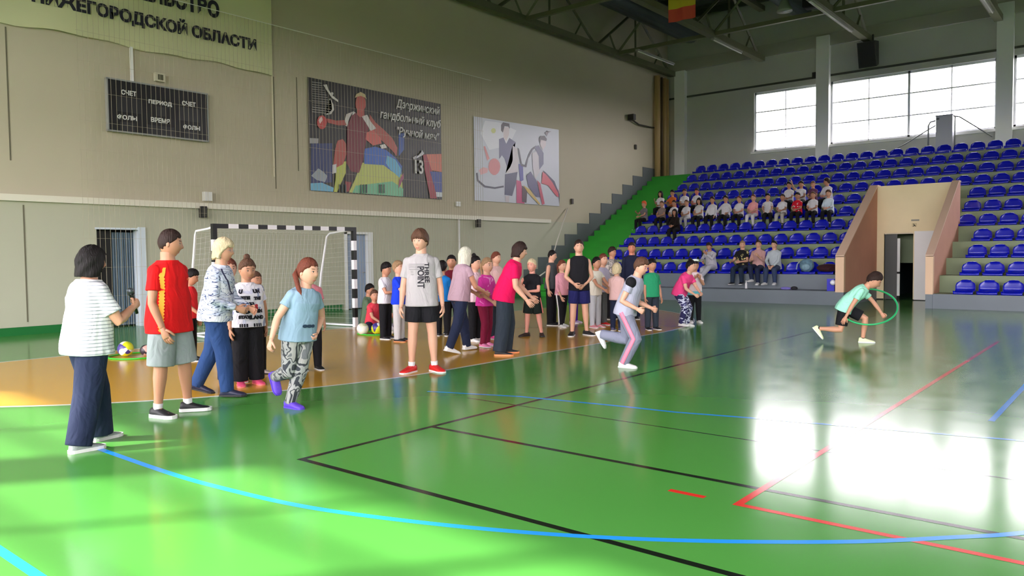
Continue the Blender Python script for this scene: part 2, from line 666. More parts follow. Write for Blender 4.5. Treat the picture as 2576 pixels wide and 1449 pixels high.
b.build('grey_front', M_conc, stand)
# aisle stairs by the end wall
M_aisle = mat('green_aisle_paint', (40, 150, 40), .5, var=.08, scale=1.5)
b = MB()
n2 = NT_ * 2
for k in range(n2):
    x0 = TX0 + TD / 2 * k - .2
    x1 = x0 + TD / 2 + .01 if k < n2 - 1 else EX
    b.box(x0, x1, AY, NY - .001, max(0, TR / 2 * k - .9), TR / 2 * (k + 1) - .05)
tag(b.build('aisle_stairs', M_aisle), 'green painted stairs climbing the stand beside the end wall', 'stairs', None, 'structure')
b = MB()
for i in range(-2, 9):
    xa = 23.0 + .838 * i
    za = 1.80 + .428 * i
    xb = xa + .838 if i < 8 else 31.6
    b.box(xa, xb, NY - .025, NY + .01, max(0, za - 1.7), za)
tag(b.build('baseboard_stairs', mat('grey_stepped_dado', (92, 98, 100), .6)), 'dark grey stepped dado on the end wall beside the green stairs', 'baseboard', None, 'structure')

# tunnel through the stand
tun = empty('entrance_tunnel', (XB, 5.3, 0))
tag(tun, 'cream entrance passage with sloping side walls cut into the stand', 'entrance', None, 'structure')
ZT = 3.42
def tl(o):
    o.matrix_parent_inverse = Matrix.Translation((-XB, -5.3, 0))
    o['kind'] = 'structure'
    return o
for y0, y1 in ((TYB, TYB + .2), (TYA - .15, TYA)):
    b = MB().prism([(TX0 - .0, .36), (TX0 - .0, 1.32), (XB, ZT), (XB + .3, ZT), (XB + .3, 0.36)], 1, y0, y1)
    tl(b.build('side_wall', M_terra, tun))
    b = MB().box(TX0 - .03, TX0 + .1, y0 - .012, y1 + .012, .36, 1.335)
    tl(b.build('end_post', mat('cream_pink_plaster', (226, 192, 160), .7), tun))
    b = MB().box(TX0 - .03, XB + .3, y0 - .006, y1 + .006, 0, .36)
    tl(b.build('grey_plinth', M_conc, tun))
    cap = MB().prism([(TX0 - .03, 1.32), (TX0 - .03, 1.36), (XB, ZT + .04), (XB + .3, ZT + .04), (XB + .3, ZT), (XB, ZT)], 1, y0 - .015, y1 + .015)
    tl(cap.build('wall_cap', mat('pale_cap_paint', (222, 190, 165), .6), tun))
DY0, DY1 = 5.30, 6.10
b = MB()
for a, b_, c, d in wall_mesh(TYA, TYB, 0, ZT, [(DY0, DY1, 0, 2.0)]):
    b.box(XB, XB + .3, a, b_, c, d)
tl(b.build('back_wall', M_cream, tun))
b = MB().box(XB - .02, XB, TYA, DY0 - .03, .02, 2.04)
tl(b.build('white_panel', M_white, tun))
b = MB().box(XB - .012, XB, TYA, DY0, 0, .03).box(XB - .012, XB, DY1, TYB, 0, .03)
tl(b.build('dark_skirting', M_dark, tun))
b = MB()
for y in (TYB + .2 - .001, TYA - .15 + .001):
    pass
# passage behind the door
b = MB().box(XB + .3, 31.5, DY0 - .3, DY0 - .25, 0, 2.1).box(XB + .3, 31.5, DY1 + .25, DY1 + .3, 0, 2.1).box(XB + .3, 31.5, DY0 - .3, DY1 + .3, 2.05, 2.1).box(31.45, 31.5, DY0 - .3, DY1 + .3, 0, 2.1)
tl(b.build('passage_wall', mat('teal_passage_paint', (60, 84, 92), .5), tun))
dr = empty('door_3', (XB + .1, (DY0 + DY1) / 2, 0))
struct(dr, 'half open dark door at the end of the cream entrance passage', 'door')
b = MB().box(-.06, .1, .40, .45, 0, 2.0).box(-.06, .1, -.45, -.40, 0, 2.0).box(-.06, .1, -.45, .45, 1.97, 2.03)
b.build('door_frame', mat('cream_door_frame', (222, 210, 185), .5), dr)
b = MB().box(0, .05, .06, .40, .01, 1.96).box(-.004, 0, .1, .36, 1.1, 1.8)
b.build('door_leaf', mat('dark_grey_door', (62, 66, 62), .4), dr)
b = MB().box(0, .05, -.02, .055, .12, .78).box(0, .05, -.02, .055, .84, 1.84)
b.build('glazed_strip', mat('white_glazing', (228, 235, 232), .15), dr)
b = MB().box(-.02, .0, -.02, .055, .79, .84).box(-.02, .0, -.02, .055, .0, .10)
b.build('door_handle', M_dark, dr)
sg = MB().box(XB - .012, XB - .001, 5.215, 5.34, 2.17, 2.28)
sgo = tag(sg.build('exit_sign', mat('sign_beige', (214, 198, 150), .5)), 'small running man sign above the entrance passage door', 'sign')
b = MB()
x = XB - .0125
for poly in ([(5.31, 2.25), (5.295, 2.265), (5.28, 2.25), (5.295, 2.235)], [(5.30, 2.235), (5.27, 2.235), (5.25, 2.205), (5.28, 2.2)], [(5.275, 2.21), (5.25, 2.21), (5.235, 2.18), (5.255, 2.18)], [(5.29, 2.21), (5.275, 2.2), (5.30, 2.178), (5.32, 2.178)]):
    b.add([(x, p[0], p[1]) for p in poly], [(0, 1, 2, 3)])
o = b.build('pictogram', M_dark, sgo)
o = MB().box(XB - .014, XB - .001, 5.15, 5.36, 2.34, 2.385).build('sign_plate', mat('grey_plate', (150, 148, 132), .5))
tag(o, 'narrow grey plate above the running man sign', 'plate')

# seats
M_seat = mat('blue_seat_plastic', (10, 20, 176), .24, spec=.6)
def seat_meshes():
    # profile: front lip, pan, curve, back, rolled top  (y forward is -x in the hall; here +y is the way the sitter looks)
    prof = [(.235, .005), (.24, .035), (.225, .058), (.18, .055), (.10, .045), (.02, .042), (-.06, .046), (-.115, .062), (-.145, .10), (-.158, .15), (-.170, .21), (-.182, .27), (-.19, .31), (-.205, .335), (-.232, .342), (-.252, .325)]
    n = 13
    def wid(i):
        if i < 8:
            return .222
        t = (prof[i][1] - .06) / .285 if i < 13 else 1.0
        t = min(max(t, 0), 1)
        return .222 if t < .45 else .222 * math.sqrt(max(0.0, 1 - ((t - .45) / .56) ** 2 * .78))
    def grid(rows):
        mb = MB()
        top, bot = [], []
        for i in rows:
            p0 = np.array(prof[max(i - 1, 0)])
            p1 = np.array(prof[min(i + 1, len(prof) - 1)])
            d = p1 - p0
            d = d / np.linalg.norm(d)
            nn = np.array((d[1], -d[0]))   # outward (under / behind)
            for k in range(n):
                u = -1 + 2 * k / (n - 1)
                x = wid(i) * math.sin(u * PI / 2) if abs(u) > .6 else wid(i) * math.sin(u * PI / 2)
                cu = .045 * abs(u) ** 2.4
                y = prof[i][0] + (cu if i >= 8 and i < 14 else 0) - (0.02 * u * u if i < 2 else 0)
                z = prof[i][1] + (.022 * abs(u) ** 3 if 2 <= i < 8 else 0) - (.02 * u * u if i >= 12 else 0)
                top.append((x, y, z))
                bot.append((x * .985, y + nn[0] * .016, max(0.001, z + nn[1] * .016)))
        m = len(rows)
        fs = []
        N = m * n
        for i in range(m - 1):
            for k in range(n - 1):
                a = i * n + k
                fs.append((a, a + n, a + n + 1, a + 1))
                fs.append((N + a, N + a + 1, N + a + n + 1, N + a + n))
        for i in range(m - 1):
            for k in (0, n - 1):
                a = i * n + k
                fs.append((a, a + n, N + a + n, N + a) if k else (a + n, a, N + a, N + a + n))
        for k in range(n - 1):
            a, bb = k, (m - 1) * n + k
            fs.append((a, a + 1, N + a + 1, N + a))
            fs.append((bb + 1, bb, N + bb, N + bb + 1))
        mb.add(top + bot, fs)
        return mb
    pan = grid(list(range(0, 9)))
    # plinth under the pan that bolts it to the tier
    back = grid(list(range(8, len(prof))))
    return pan, back
_pan, _back = seat_meshes()
ORD = ['front', 'second', 'third', 'fourth', 'fifth', 'sixth', 'seventh', 'eighth', 'ninth', 'tenth', 'topmost']
proto = None
def screen_x(p):
    q = cam.matrix_world.inverted() @ Vector(p)
    return 1288 + 1938.1 * q.x / -q.z if q.z < -.2 else 9999
SEATS = {}
for k in range(NT_):
    j = 0
    while True:
        y = AY - .30 - .51 * j
        j += 1
        if y < .2:
            break
        x = TX0 + TD * k + .245
        if k == 0 and y > TYA:
            continue
        if k <= 6 and TYA - .42 < y < TYB + .46 and k <= 3:
            continue
        if 4 <= k <= 6 and TYA - .1 < y < TYB + .15:
            continue
        if screen_x((x, y + .2, tread(k) + .2)) > 2790:
            continue
        if proto is None:
            proto = empty('stadium_seat', (0, 0, 0))
            p_ = _pan.build('seat_pan', M_seat, proto, True)
            q_ = _back.build('backrest', M_seat, proto, True)
            r, kids = proto, None
        else:
            r = proto.copy()
            C.objects.link(r)
            for ch in (p_, q_):
                c = ch.copy()
                C.objects.link(c)
                c.parent = r
        r.location = (x, y, tread(k) + .002)
        r.rotation_euler = (0, 0, PI / 2)
        lab = 'blue plastic seat in the %s row of the stand' % ORD[k]
        tag(r, lab, 'seat', 'blue seats in the %s row' % ORD[k])
        SEATS[(k, round(y, 2))] = r
P1 = [[[44,58,104],[[12.4,4.44],[13.08,4.52],[13.05,3.47],[12.37,3.4]]],[[150,150,150],[[12.35,4.58],[12.64,4.6],[12.63,4.47],[12.35,4.44]]],[[150,160,170],[[12.38,3.6],[12.61,3.81],[12.76,3.74],[12.9,3.63],[12.82,3.46],[12.55,3.5]]],[[110,175,205],[[12.34,3.4],[12.72,3.44],[13.1,3.33],[13.07,3.21],[12.33,3.18]]],[[60,92,165],[[15.48,5.05],[15.7,5.1],[15.68,4.6],[15.47,4.39]]],[[190,196,92],[[13.19,4.0],[13.54,4.08],[13.52,3.77],[13.21,3.22],[13.1,3.21],[13.17,3.6]]],[[192,200,108],[[14.05,4.09],[14.8,4.08],[15.57,4.08],[15.61,3.18],[13.61,3.23],[13.85,3.64]]],[[122,190,150],[[13.84,3.43],[15.2,3.64],[15.62,3.45],[15.61,3.19],[13.73,3.23]]],[[58,104,190],[[14.18,4.48],[14.57,4.58],[14.97,4.53],[15.34,4.34],[15.59,4.11],[15.56,3.86],[15.2,3.92],[14.88,4.08],[14.17,4.06]]],[[105,180,215],[[15.01,4.37],[15.34,4.28],[15.56,4.01],[15.49,3.76],[15.12,3.98],[14.96,4.15]]],[[178,84,74],[[13.17,4.38],[13.26,4.61],[13.43,4.67],[13.54,4.56],[13.55,4.27],[13.43,3.99],[13.08,3.82]]],[[205,205,205],[[13.07,3.94],[13.21,3.98],[13.19,3.74],[13.06,3.7]]],[[58,42,42],[[13.52,3.84],[13.74,3.9],[13.83,3.67],[13.69,3.48],[13.49,3.47]]],[[150,60,60],[[13.49,3.53],[13.7,3.51],[13.61,3.26],[13.47,3.23]]],[[118,38,48],[[13.59,5.36],[13.86,5.46],[14.04,5.36],[14.24,5.42],[14.39,5.2],[14.3,4.91],[14.22,4.57],[14.11,4.11],[13.97,3.79],[13.7,3.81],[13.54,4.03],[13.58,4.68]]],[[175,88,76],[[14.39,5.47],[14.59,5.27],[14.9,5.1],[15.23,4.89],[15.41,4.63],[15.38,4.38],[15.22,4.52],[14.77,4.81],[14.38,4.95]]],[[210,205,200],[[13.57,5.36],[13.82,5.47],[13.89,5.44],[13.68,5.29],[13.58,5.02],[13.47,5.08]]],[[210,205,200],[[14.1,5.37],[14.3,5.44],[14.43,5.26],[14.62,5.1],[14.42,5.0],[14.27,5.18]]],[[172,82,72],[[12.9,5.16],[13.22,5.14],[13.5,5.19],[13.57,5.06],[13.29,5.02],[12.94,5.05]]],[[180,86,76],[[13.93,5.53],[14.2,5.56],[14.2,5.41],[14.04,5.33],[13.93,5.41]]],[[188,90,80],[[14.26,5.75],[14.24,5.64],[14.18,5.55],[14.11,5.49],[14.02,5.48],[13.95,5.52],[13.9,5.59],[13.89,5.7],[13.91,5.81],[13.96,5.9],[14.04,5.96],[14.12,5.97],[14.19,5.93],[14.24,5.85]]],[[206,186,140],[[13.87,5.84],[13.92,5.95],[14.08,6.04],[14.23,6.0],[14.29,5.87],[14.21,5.91],[14.08,5.93],[13.96,5.89]]],[[192,70,66],[[12.91,5.06],[12.89,4.98],[12.85,4.91],[12.78,4.86],[12.71,4.85],[12.65,4.88],[12.6,4.94],[12.59,5.02],[12.61,5.1],[12.65,5.17],[12.72,5.21],[12.79,5.22],[12.85,5.19],[12.9,5.13]]],[[225,190,185],[[12.64,5.07],[12.73,5.19],[12.78,5.11],[12.69,4.99]]],[[205,100,90],[[14.26,4.94],[14.5,5.04],[14.78,4.84],[14.81,4.69],[14.49,4.6],[14.22,4.75]]],[[225,220,215],[[14.73,4.63],[14.93,4.69],[15.01,4.59],[14.81,4.54]]],[[215,212,205],[[12.81,6.03],[12.93,6.06],[12.97,5.95],[13.08,5.81],[13.29,5.7],[13.3,5.64],[13.08,5.73],[12.92,5.9]]],[[215,212,205],[[13.14,5.84],[13.13,5.82],[13.11,5.8],[13.08,5.79],[13.06,5.8],[13.05,5.83],[13.06,5.86],[13.08,5.88],[13.11,5.88],[13.14,5.87]]],[[215,212,205],[[12.99,5.68],[13.04,5.71],[13.13,5.56],[13.15,5.42],[13.05,5.29],[12.85,5.24],[12.84,5.27],[13.01,5.33],[13.08,5.42],[13.07,5.55]]],[[160,52,66],[[16.43,4.52],[16.64,4.56],[16.83,4.05],[17.0,3.23],[16.72,3.22],[16.51,4.02]]],[[208,112,88],[[16.58,4.55],[17.28,4.62],[17.26,4.06],[16.79,4.08]]],[[52,72,150],[[16.72,4.04],[17.26,4.06],[17.25,3.43],[16.96,3.43]]],[[200,205,210],[[16.96,3.43],[17.25,3.43],[17.25,3.29],[16.98,3.28]]],[[205,205,210],[[16.01,4.4],[16.34,4.56],[16.39,4.66],[16.48,4.57],[16.43,4.51],[16.05,4.34]]],[[160,80,110],[[15.45,3.69],[15.63,3.92],[15.64,3.77],[15.42,3.44]]],[[40,60,60],[[14.0,3.47],[14.04,3.48],[14.04,3.23],[13.99,3.23]]],[[40,60,60],[[14.09,3.48],[14.14,3.48],[14.13,3.24],[14.09,3.24]]],[[40,60,60],[[14.19,3.49],[14.24,3.49],[14.23,3.25],[14.18,3.24]]],[[40,60,60],[[14.66,3.51],[14.71,3.52],[14.71,3.27],[14.66,3.27]]],[[40,60,60],[[14.74,3.52],[14.79,3.52],[14.79,3.28],[14.74,3.27]]],[[40,60,60],[[14.85,3.53],[14.89,3.53],[14.89,3.28],[14.84,3.28]]],[[40,60,60],[[13.25,3.43],[13.29,3.43],[13.29,3.19],[13.25,3.19]]],[[40,60,60],[[13.34,3.43],[13.39,3.43],[13.38,3.2],[13.34,3.2]]],[[40,60,60],[[13.45,3.44],[13.5,3.44],[13.49,3.21],[13.45,3.2]]],[[150,150,146],[[12.44,6.05],[12.75,6.07],[12.75,6.05],[12.44,6.03]]],[[150,150,146],[[12.44,5.99],[12.78,6.01],[12.78,5.99],[12.44,5.97]]],[[150,150,146],[[12.44,5.93],[12.81,5.95],[12.81,5.94],[12.44,5.91]]],[[150,150,146],[[12.44,5.87],[12.84,5.89],[12.84,5.88],[12.44,5.85]]],[[150,150,146],[[12.44,5.81],[12.87,5.83],[12.87,5.82],[12.44,5.8]]],[[150,150,146],[[12.44,5.75],[12.9,5.78],[12.9,5.76],[12.43,5.74]]],[[150,150,146],[[12.43,5.69],[12.93,5.72],[12.93,5.7],[12.43,5.68]]],[[150,150,146],[[12.43,5.63],[12.96,5.66],[12.96,5.64],[12.43,5.62]]],[[150,150,146],[[12.43,5.57],[12.99,5.6],[12.99,5.58],[12.43,5.56]]],[[150,150,146],[[12.43,5.51],[13.02,5.54],[13.02,5.53],[12.43,5.5]]],[[150,150,146],[[12.43,5.45],[13.05,5.48],[13.05,5.47],[12.43,5.44]]],[[150,150,146],[[12.43,5.4],[13.02,5.42],[13.01,5.4],[12.43,5.38]]],[[150,150,146],[[12.42,5.34],[13.01,5.36],[13.01,5.34],[12.42,5.32]]],[[150,150,146],[[12.42,5.28],[13.01,5.3],[13.01,5.28],[12.42,5.26]]]]
P2 = [[[214,216,220],[[19.32,5.91],[20.04,5.94],[20.96,5.78],[20.54,5.22],[19.52,4.97],[19.1,5.46]]],[[188,192,110],[[19.86,5.64],[19.84,5.59],[19.78,5.55],[19.7,5.54],[19.64,5.57],[19.62,5.62],[19.64,5.67],[19.71,5.71],[19.78,5.72],[19.84,5.69]]],[[208,196,196],[[20.26,5.81],[20.58,5.85],[20.55,5.58],[20.4,5.35],[20.26,5.48]]],[[62,54,58],[[20.14,5.87],[20.24,6.01],[20.38,6.05],[20.58,6.01],[20.6,5.79],[20.52,5.86],[20.32,5.85],[20.23,5.62],[20.13,5.68]]],[[84,86,122],[[20.02,5.38],[20.26,5.46],[20.4,5.26],[20.57,5.48],[20.91,5.37],[20.73,5.2],[20.74,4.72],[20.59,4.48],[20.41,4.52],[20.29,4.75],[20.16,4.85],[20.02,4.71]]],[[196,188,190],[[20.74,5.24],[21.01,5.15],[21.06,4.74],[21.0,4.33],[20.35,4.26],[20.59,4.48],[20.74,4.72]]],[[66,70,98],[[20.32,4.22],[20.64,4.28],[21.0,4.35],[20.9,3.95],[20.69,3.5],[20.28,3.52]]],[[186,176,180],[[20.31,3.48],[20.54,3.5],[20.51,3.2],[20.33,3.21]]],[[205,120,118],[[20.07,4.46],[20.03,4.33],[19.95,4.23],[19.82,4.16],[19.69,4.15],[19.57,4.2],[19.48,4.29],[19.46,4.41],[19.49,4.53],[19.57,4.64],[19.7,4.7],[19.83,4.71],[19.95,4.67],[20.04,4.58]]],[[214,160,160],[[18.97,4.25],[19.18,4.37],[19.45,4.35],[19.4,4.21],[19.07,4.11]]],[[205,130,125],[[19.22,5.05],[19.3,5.07],[19.52,4.68],[19.4,4.6]]],[[60,62,76],[[18.83,4.15],[18.91,4.17],[18.96,3.93],[19.28,3.77],[19.77,3.75],[20.23,3.83],[20.24,3.77],[19.77,3.69],[19.23,3.71],[18.88,3.89]]],[[62,66,150],[[21.06,4.63],[21.3,4.65],[21.32,4.09],[21.14,4.02]]],[[190,60,110],[[20.93,4.06],[21.17,4.04],[21.37,3.25],[20.92,3.27]]],[[60,58,70],[[21.01,5.19],[21.1,5.16],[21.24,4.65],[21.42,4.62],[21.62,5.02],[21.81,5.23],[22.06,5.37],[22.09,5.31],[21.87,5.2],[21.61,4.87],[21.49,4.55],[21.18,4.57]]],[[196,190,194],[[21.83,5.08],[22.25,5.23],[22.5,5.14],[22.3,4.5],[21.98,4.13],[21.86,4.58]]],[[84,86,118],[[21.96,5.32],[22.22,5.4],[22.5,5.14],[22.5,4.75],[22.24,4.52],[22.21,5.0]]],[[205,194,196],[[22.32,5.67],[22.68,5.71],[22.64,5.43],[22.47,5.26],[22.31,5.4]]],[[66,60,66],[[22.24,5.62],[22.32,5.74],[22.58,5.78],[22.71,5.67],[22.67,5.59],[22.35,5.61],[22.3,5.47]]],[[150,140,146],[[22.59,5.89],[22.75,5.97],[22.65,6.03],[22.85,6.1],[22.99,6.08],[22.81,5.92],[22.71,5.77]]],[[88,84,122],[[21.48,4.25],[21.73,4.42],[22.04,4.13],[22.29,3.53],[22.03,3.55],[21.6,3.88]]],[[70,44,52],[[21.23,3.89],[21.53,3.8],[21.47,3.3],[21.22,3.32]]],[[206,80,92],[[22.43,4.47],[22.69,4.37],[23.09,4.13],[23.42,3.83],[23.49,3.59],[23.28,3.62],[22.75,3.99],[22.36,4.04]]],[[64,50,80],[[22.43,4.53],[22.63,4.45],[23.15,4.17],[23.52,3.71],[23.45,3.3],[23.39,3.74],[23.02,4.12]]],[[186,70,90],[[22.1,4.14],[22.29,4.03],[22.54,3.31],[22.38,3.26]]],[[198,168,80],[[21.29,3.91],[21.66,3.78],[22.28,3.29],[22.19,3.22],[21.53,3.68]]]]
# ------------------------------------------------------------------ things on the end wall
YW = NY - .02
def text_on_wall(parent, txt, x0, x1, zc, hgt, m, y, name='lettering', bold=.02, shear=0.0):
    """lettering that fills x0..x1 with capital height hgt, centred on zc, facing -Y"""
    vs, fs = text_mesh(txt, 1.0, 1.0, bold, 'LEFT', shear)
    xs = [v[0] for v in vs]
    ys = [v[1] for v in vs]
    a, b_ = min(xs), max(xs)
    c, d = min(ys), max(ys)
    mb = MB()
    mb.add([(x0 + (v[0] - a) / (b_ - a) * (x1 - x0), y - .002 - v[2], zc + ((v[1] - c) / (d - c) - .5) * hgt) for v in vs], fs)
    return mb.build(name, m, parent)


M_ink = mat('dark_navy_lettering', (30, 30, 44), .7)
M_wtext = mat('white_lettering', (225, 225, 222), .6)
k = NT('banner_fabric')
tc = k.n('TexCoord'); no = k.n('TexNoise'); no.inputs['Scale'].default_value = .7
k.l(tc.outputs['Object'], no.inputs['Vector'])
mx = k.n('Mix', data_type='RGBA'); mx.inputs[6].default_value = rgb((202, 200, 158)); mx.inputs[7].default_value = rgb((212, 214, 172))
k.l(no.outputs['Fac'], mx.inputs[0]); k.l(mx.outputs[2], k.b.inputs['Base Color']); k.b.inputs['Roughness'].default_value = .7
M_banner = k.m
b = MB()
bx = np.linspace(4.6, 11.27, 28)
rows = np.linspace(0, 1, 14)
top, bot = [], []
vs, fs = [], []
for i, t in enumerate(rows):
    for j, x in enumerate(bx):
        zb = 6.03 + .03 * math.sin(x * 2.1) + .02 * math.sin(x * 5.3)
        z = zb + (9.25 - zb) * t
        y = YW - .05 - .018 * math.sin(x * 3.1 + t * 2) * (1 - t) ** 1.5
        vs.append((x, y, z))
n_ = len(bx)
for i in range(len(rows) - 1):
    for j in range(n_ - 1):
        a = i * n_ + j
        fs.append((a, a + 1, a + n_ + 1, a + n_))
b.add(vs, fs)
banner = b.build('wall_banner', M_banner, None, True)
tag(banner, 'large pale yellow banner with two lines of dark Cyrillic capitals high on the end wall', 'banner')
text_on_wall(banner, 'ПРАВИТЕЛЬСТВО', 6.42, 9.85, 7.27, .40, M_ink, YW - .075, bold=.05)
text_on_wall(banner, 'НИЖЕГОРОДСКОЙ ОБЛАСТИ', 5.88, 10.81, 6.665, .40, M_ink, YW - .075, bold=.05)

sb = MB().box(7.25, 9.48, YW - .09, YW, 4.18, 5.27).build('scoreboard', mat('black_scoreboard', (22, 22, 24), .35))
tag(sb, 'black electronic scoreboard with white Cyrillic captions on the end wall', 'scoreboard')
fr = MB()
for x0, x1, z0, z1 in ((7.235, 9.495, 5.255, 5.285), (7.235, 9.495, 4.165, 4.195), (7.235, 7.26, 4.18, 5.27), (9.47, 9.495, 4.18, 5.27)):
    fr.box(x0, x1, YW - .1, YW, z0, z1)
fr.build('casing_edge', mat('grey_casing', (150, 152, 150), .4), sb)
for t, xc, zc, wd in (('СЧЕТ', 7.69, 5.02, .32), ('ПЕРИОД', 8.37, 4.9, .52), ('СЧЕТ', 9.03, 4.98, .32), ('ФОЛЫ', 7.64, 4.49, .42), ('ВРЕМЯ', 8.36, 4.52, .42), ('ФОЛЫ', 9.08, 4.45, .40)):
    text_on_wall(sb, t, xc - wd / 2, xc + wd / 2, zc, .105, M_wtext, YW - .092, 'caption', .03)
dg = MB()
M_seg = mat('unlit_display', (44, 44, 48), .3)
for xc, zc, wd, ht in ((7.69, 4.76, .5, .3), (8.37, 4.72, .2, .2), (9.03, 4.74, .5, .3), (7.64, 4.3, .3, .18), (8.36, 4.3, .62, .2), (9.08, 4.28, .3, .18)):
    dg.box(xc - wd / 2, xc + wd / 2, YW - .093, YW - .085, zc - ht / 2, zc + ht / 2)
dg.build('display_window', M_seg, sb)
tag(MB().box(7.77, 7.83, YW - .04, YW, 5.27, 6.03).build('cable_cover', M_white), 'short white cable cover between scoreboard and banner', 'cable cover')
v = MB().box(8.28, 8.50, YW - .1, YW, 5.38, 5.56).build('vent_box', mat('cream_vent_box', (205, 200, 176), .5))
tag(v, 'small cream vent box on the wall above the scoreboard', 'vent')
MB().box(8.33, 8.45, YW - .104, YW - .09, 5.41, 5.53).build('grille', mat('dark_vent_grille', (92, 90, 70), .6), v)
tag(MB().box(9.34, 9.53, YW - .12, YW, 2.80, 3.01).build('junction_box', mat('white_plastic_box', (214, 214, 208), .4)), 'white junction box on the cable trunking left of the goal', 'junction box')
for xx, zz, lab in ((9.31, 2.54, 'small black wall loudspeaker under the white junction box'), (18.87, 2.51, 'small black wall loudspeaker under the trunking below the white poster')):
    o = MB().box(xx - .07, xx + .07, YW - .13, YW - .01, zz - .13, zz + .13).build('wall_loudspeaker', mat('black_speaker_case', (26, 26, 26), .5))
    tag(o, lab, 'loudspeaker')
    MB().box(xx - .05, xx + .05, YW - .136, YW - .128, zz - .1, zz + .1).build('grille', mat('speaker_grille', (58, 58, 52), .7), o)
    MB().box(xx + .07, xx + .1, YW - .05, YW, zz - .03, zz + .03).build('bracket', M_white, o)
o = MB().box(17.87, 17.94, YW - .05, YW, 3.03, 3.18).box(17.97, 18.05, YW - .05, YW, 3.03, 3.18).build('socket_box', M_white)
tag(o, 'white double socket box under the gap between the posters', 'socket')
tag(MB().tube([(17.985, YW - .03, .1), (17.985, YW - .03, 2.62)], .028, 10).build('wall_pipe', M_white, None, True), 'white vertical pipe from the trunking down to the floor', 'pipe')
for xx, zz, lab in ((29.06, 6.02, 'small dark socket on the wall under the bracket lamp'), (24.29, 3.48, 'small dark hook plate on the wall right of the white poster')):
    tag(MB().box(xx - .06, xx + .06, YW - .05, YW, zz - .1, zz + .1).build('wall_plate', mat('dark_brown_plate', (60, 52, 44), .5)), lab, 'wall plate')
lp = MB().box(28.44, 28.64, YW - .28, YW - .02, 7.08, 7.32).build('bracket_lamp', mat('dark_lamp_case', (44, 42, 40), .5))
tag(lp, 'dark bracket lamp high on the end wall near the corner', 'lamp')
MB().tube([(28.6, YW - .1, 7.12), (29.2, YW - .1, 6.98), (30.2, YW - .06, 7.0), (30.6, YW - .05, 7.02)], .035, 8).build('bracket_arm', mat('dark_lamp_arm', (58, 54, 48), .5), lp, True)
tag(MB().tube([(23.97, YW - .04, 3.2), (23.3, 16.7, 2.6), (22.5, 16.4, 1.9), (21.9, 16.2, 1.2), (21.65, 16.2, .9), (21.2, 16.2, .72)], .022, 8).build('hanging_rope', mat('pale_rope', (205, 202, 188), .8), None, True), 'pale rope hanging in a curve from the wall beside the green stairs', 'rope')
for i, (xx, rr, zt, lab) in enumerate(((30.75, .13, 9.3, 'thick cream vertical pipe, first of those in the corner'), (31.15, .05, 9.3, 'thin dark vertical pipe second in the corner group'), (31.42, .09, 9.3, 'tan vertical pipe third in the corner group'), (31.68, .07, 9.3, 'tan vertical pipe beside the corner column'))):
    tag(MB().tube([(xx, NY - .16, 4.6), (xx, NY - .16, zt)], rr, 14).build('corner_pipe', (M_pipe if i != 1 else mat('dark_pipe_paint', (92, 74, 52), .5)), None, True), lab, 'pipe')

# posters
def poster(name, x0, x1, z0, z1, polys, bg, lab, skew=0.0):
    b = MB().box(x0, x1, YW - .012, YW, z0, z1)
    if skew:
        b.v = [(x, y, z + (skew * (x - x0) / (x1 - x0) if z > z0 + .1 else 0)) for x, y, z in b.v]
    o = b.build(name, bg)
    tag(o, lab, 'poster')
    cols = []
    art = MB()
    ms = []
    for i, (c, pts) in enumerate(polys):
        c = tuple(c)
        if c not in cols:
            cols.append(c)
            ms.append(mat('poster_ink_%d_%d_%d' % c, c, .45))
        art.cur = cols.index(c)
        pts = [(min(max(p[0], x0 + .01), x1 - .01), min(max(p[1], z0 + .01), z1 - .01)) for p in pts]
        y = YW - .013 - .0007 * (i + 1)
        bm = bmesh.new()
        vv = [bm.verts.new((p[0], y, p[1])) for p in pts]
        try:
            fc = bm.faces.new(vv)
        except ValueError:
            bm.free()
            continue
        bmesh.ops.triangulate(bm, faces=[fc])
        bm.verts.index_update()
        art.add([tuple(v.co) for v in bm.verts], [tuple(v.index for v in f_.verts) for f_ in bm.faces])
        bm.free()
    art.build('printed_picture', ms, o)
    return o
p1 = poster('sports_poster', 12.34, 17.25, 3.21, 6.16, P1, mat('poster_black', (36, 36, 34), .45), 'dark poster of a handball player reaching out, with white Cyrillic text')
ty = YW - .013 - .0007 * (len(P1) + 4)
text_on_wall(p1, 'Дзержинский', 15.37, 17.15, 5.89, .32, M_wtext, ty, bold=.012, shear=.2)
text_on_wall(p1, 'гандбольный клуб', 14.75, 17.19, 5.50, .32, M_wtext, ty, bold=.012, shear=.2)
text_on_wall(p1, '"Ручной мяч"', 15.38, 17.12, 5.10, .30, M_wtext, ty, bold=.012, shear=.2)
text_on_wall(p1, '13', 16.08, 16.42, 4.14, .42, M_wtext, ty, bold=.02)
p2 = poster('basketball_poster', 18.77, 23.47, 3.26, 5.98, P2, mat('poster_white', (190, 194, 202), .45), 'pale poster of two basketball players with coloured swirls', .12)

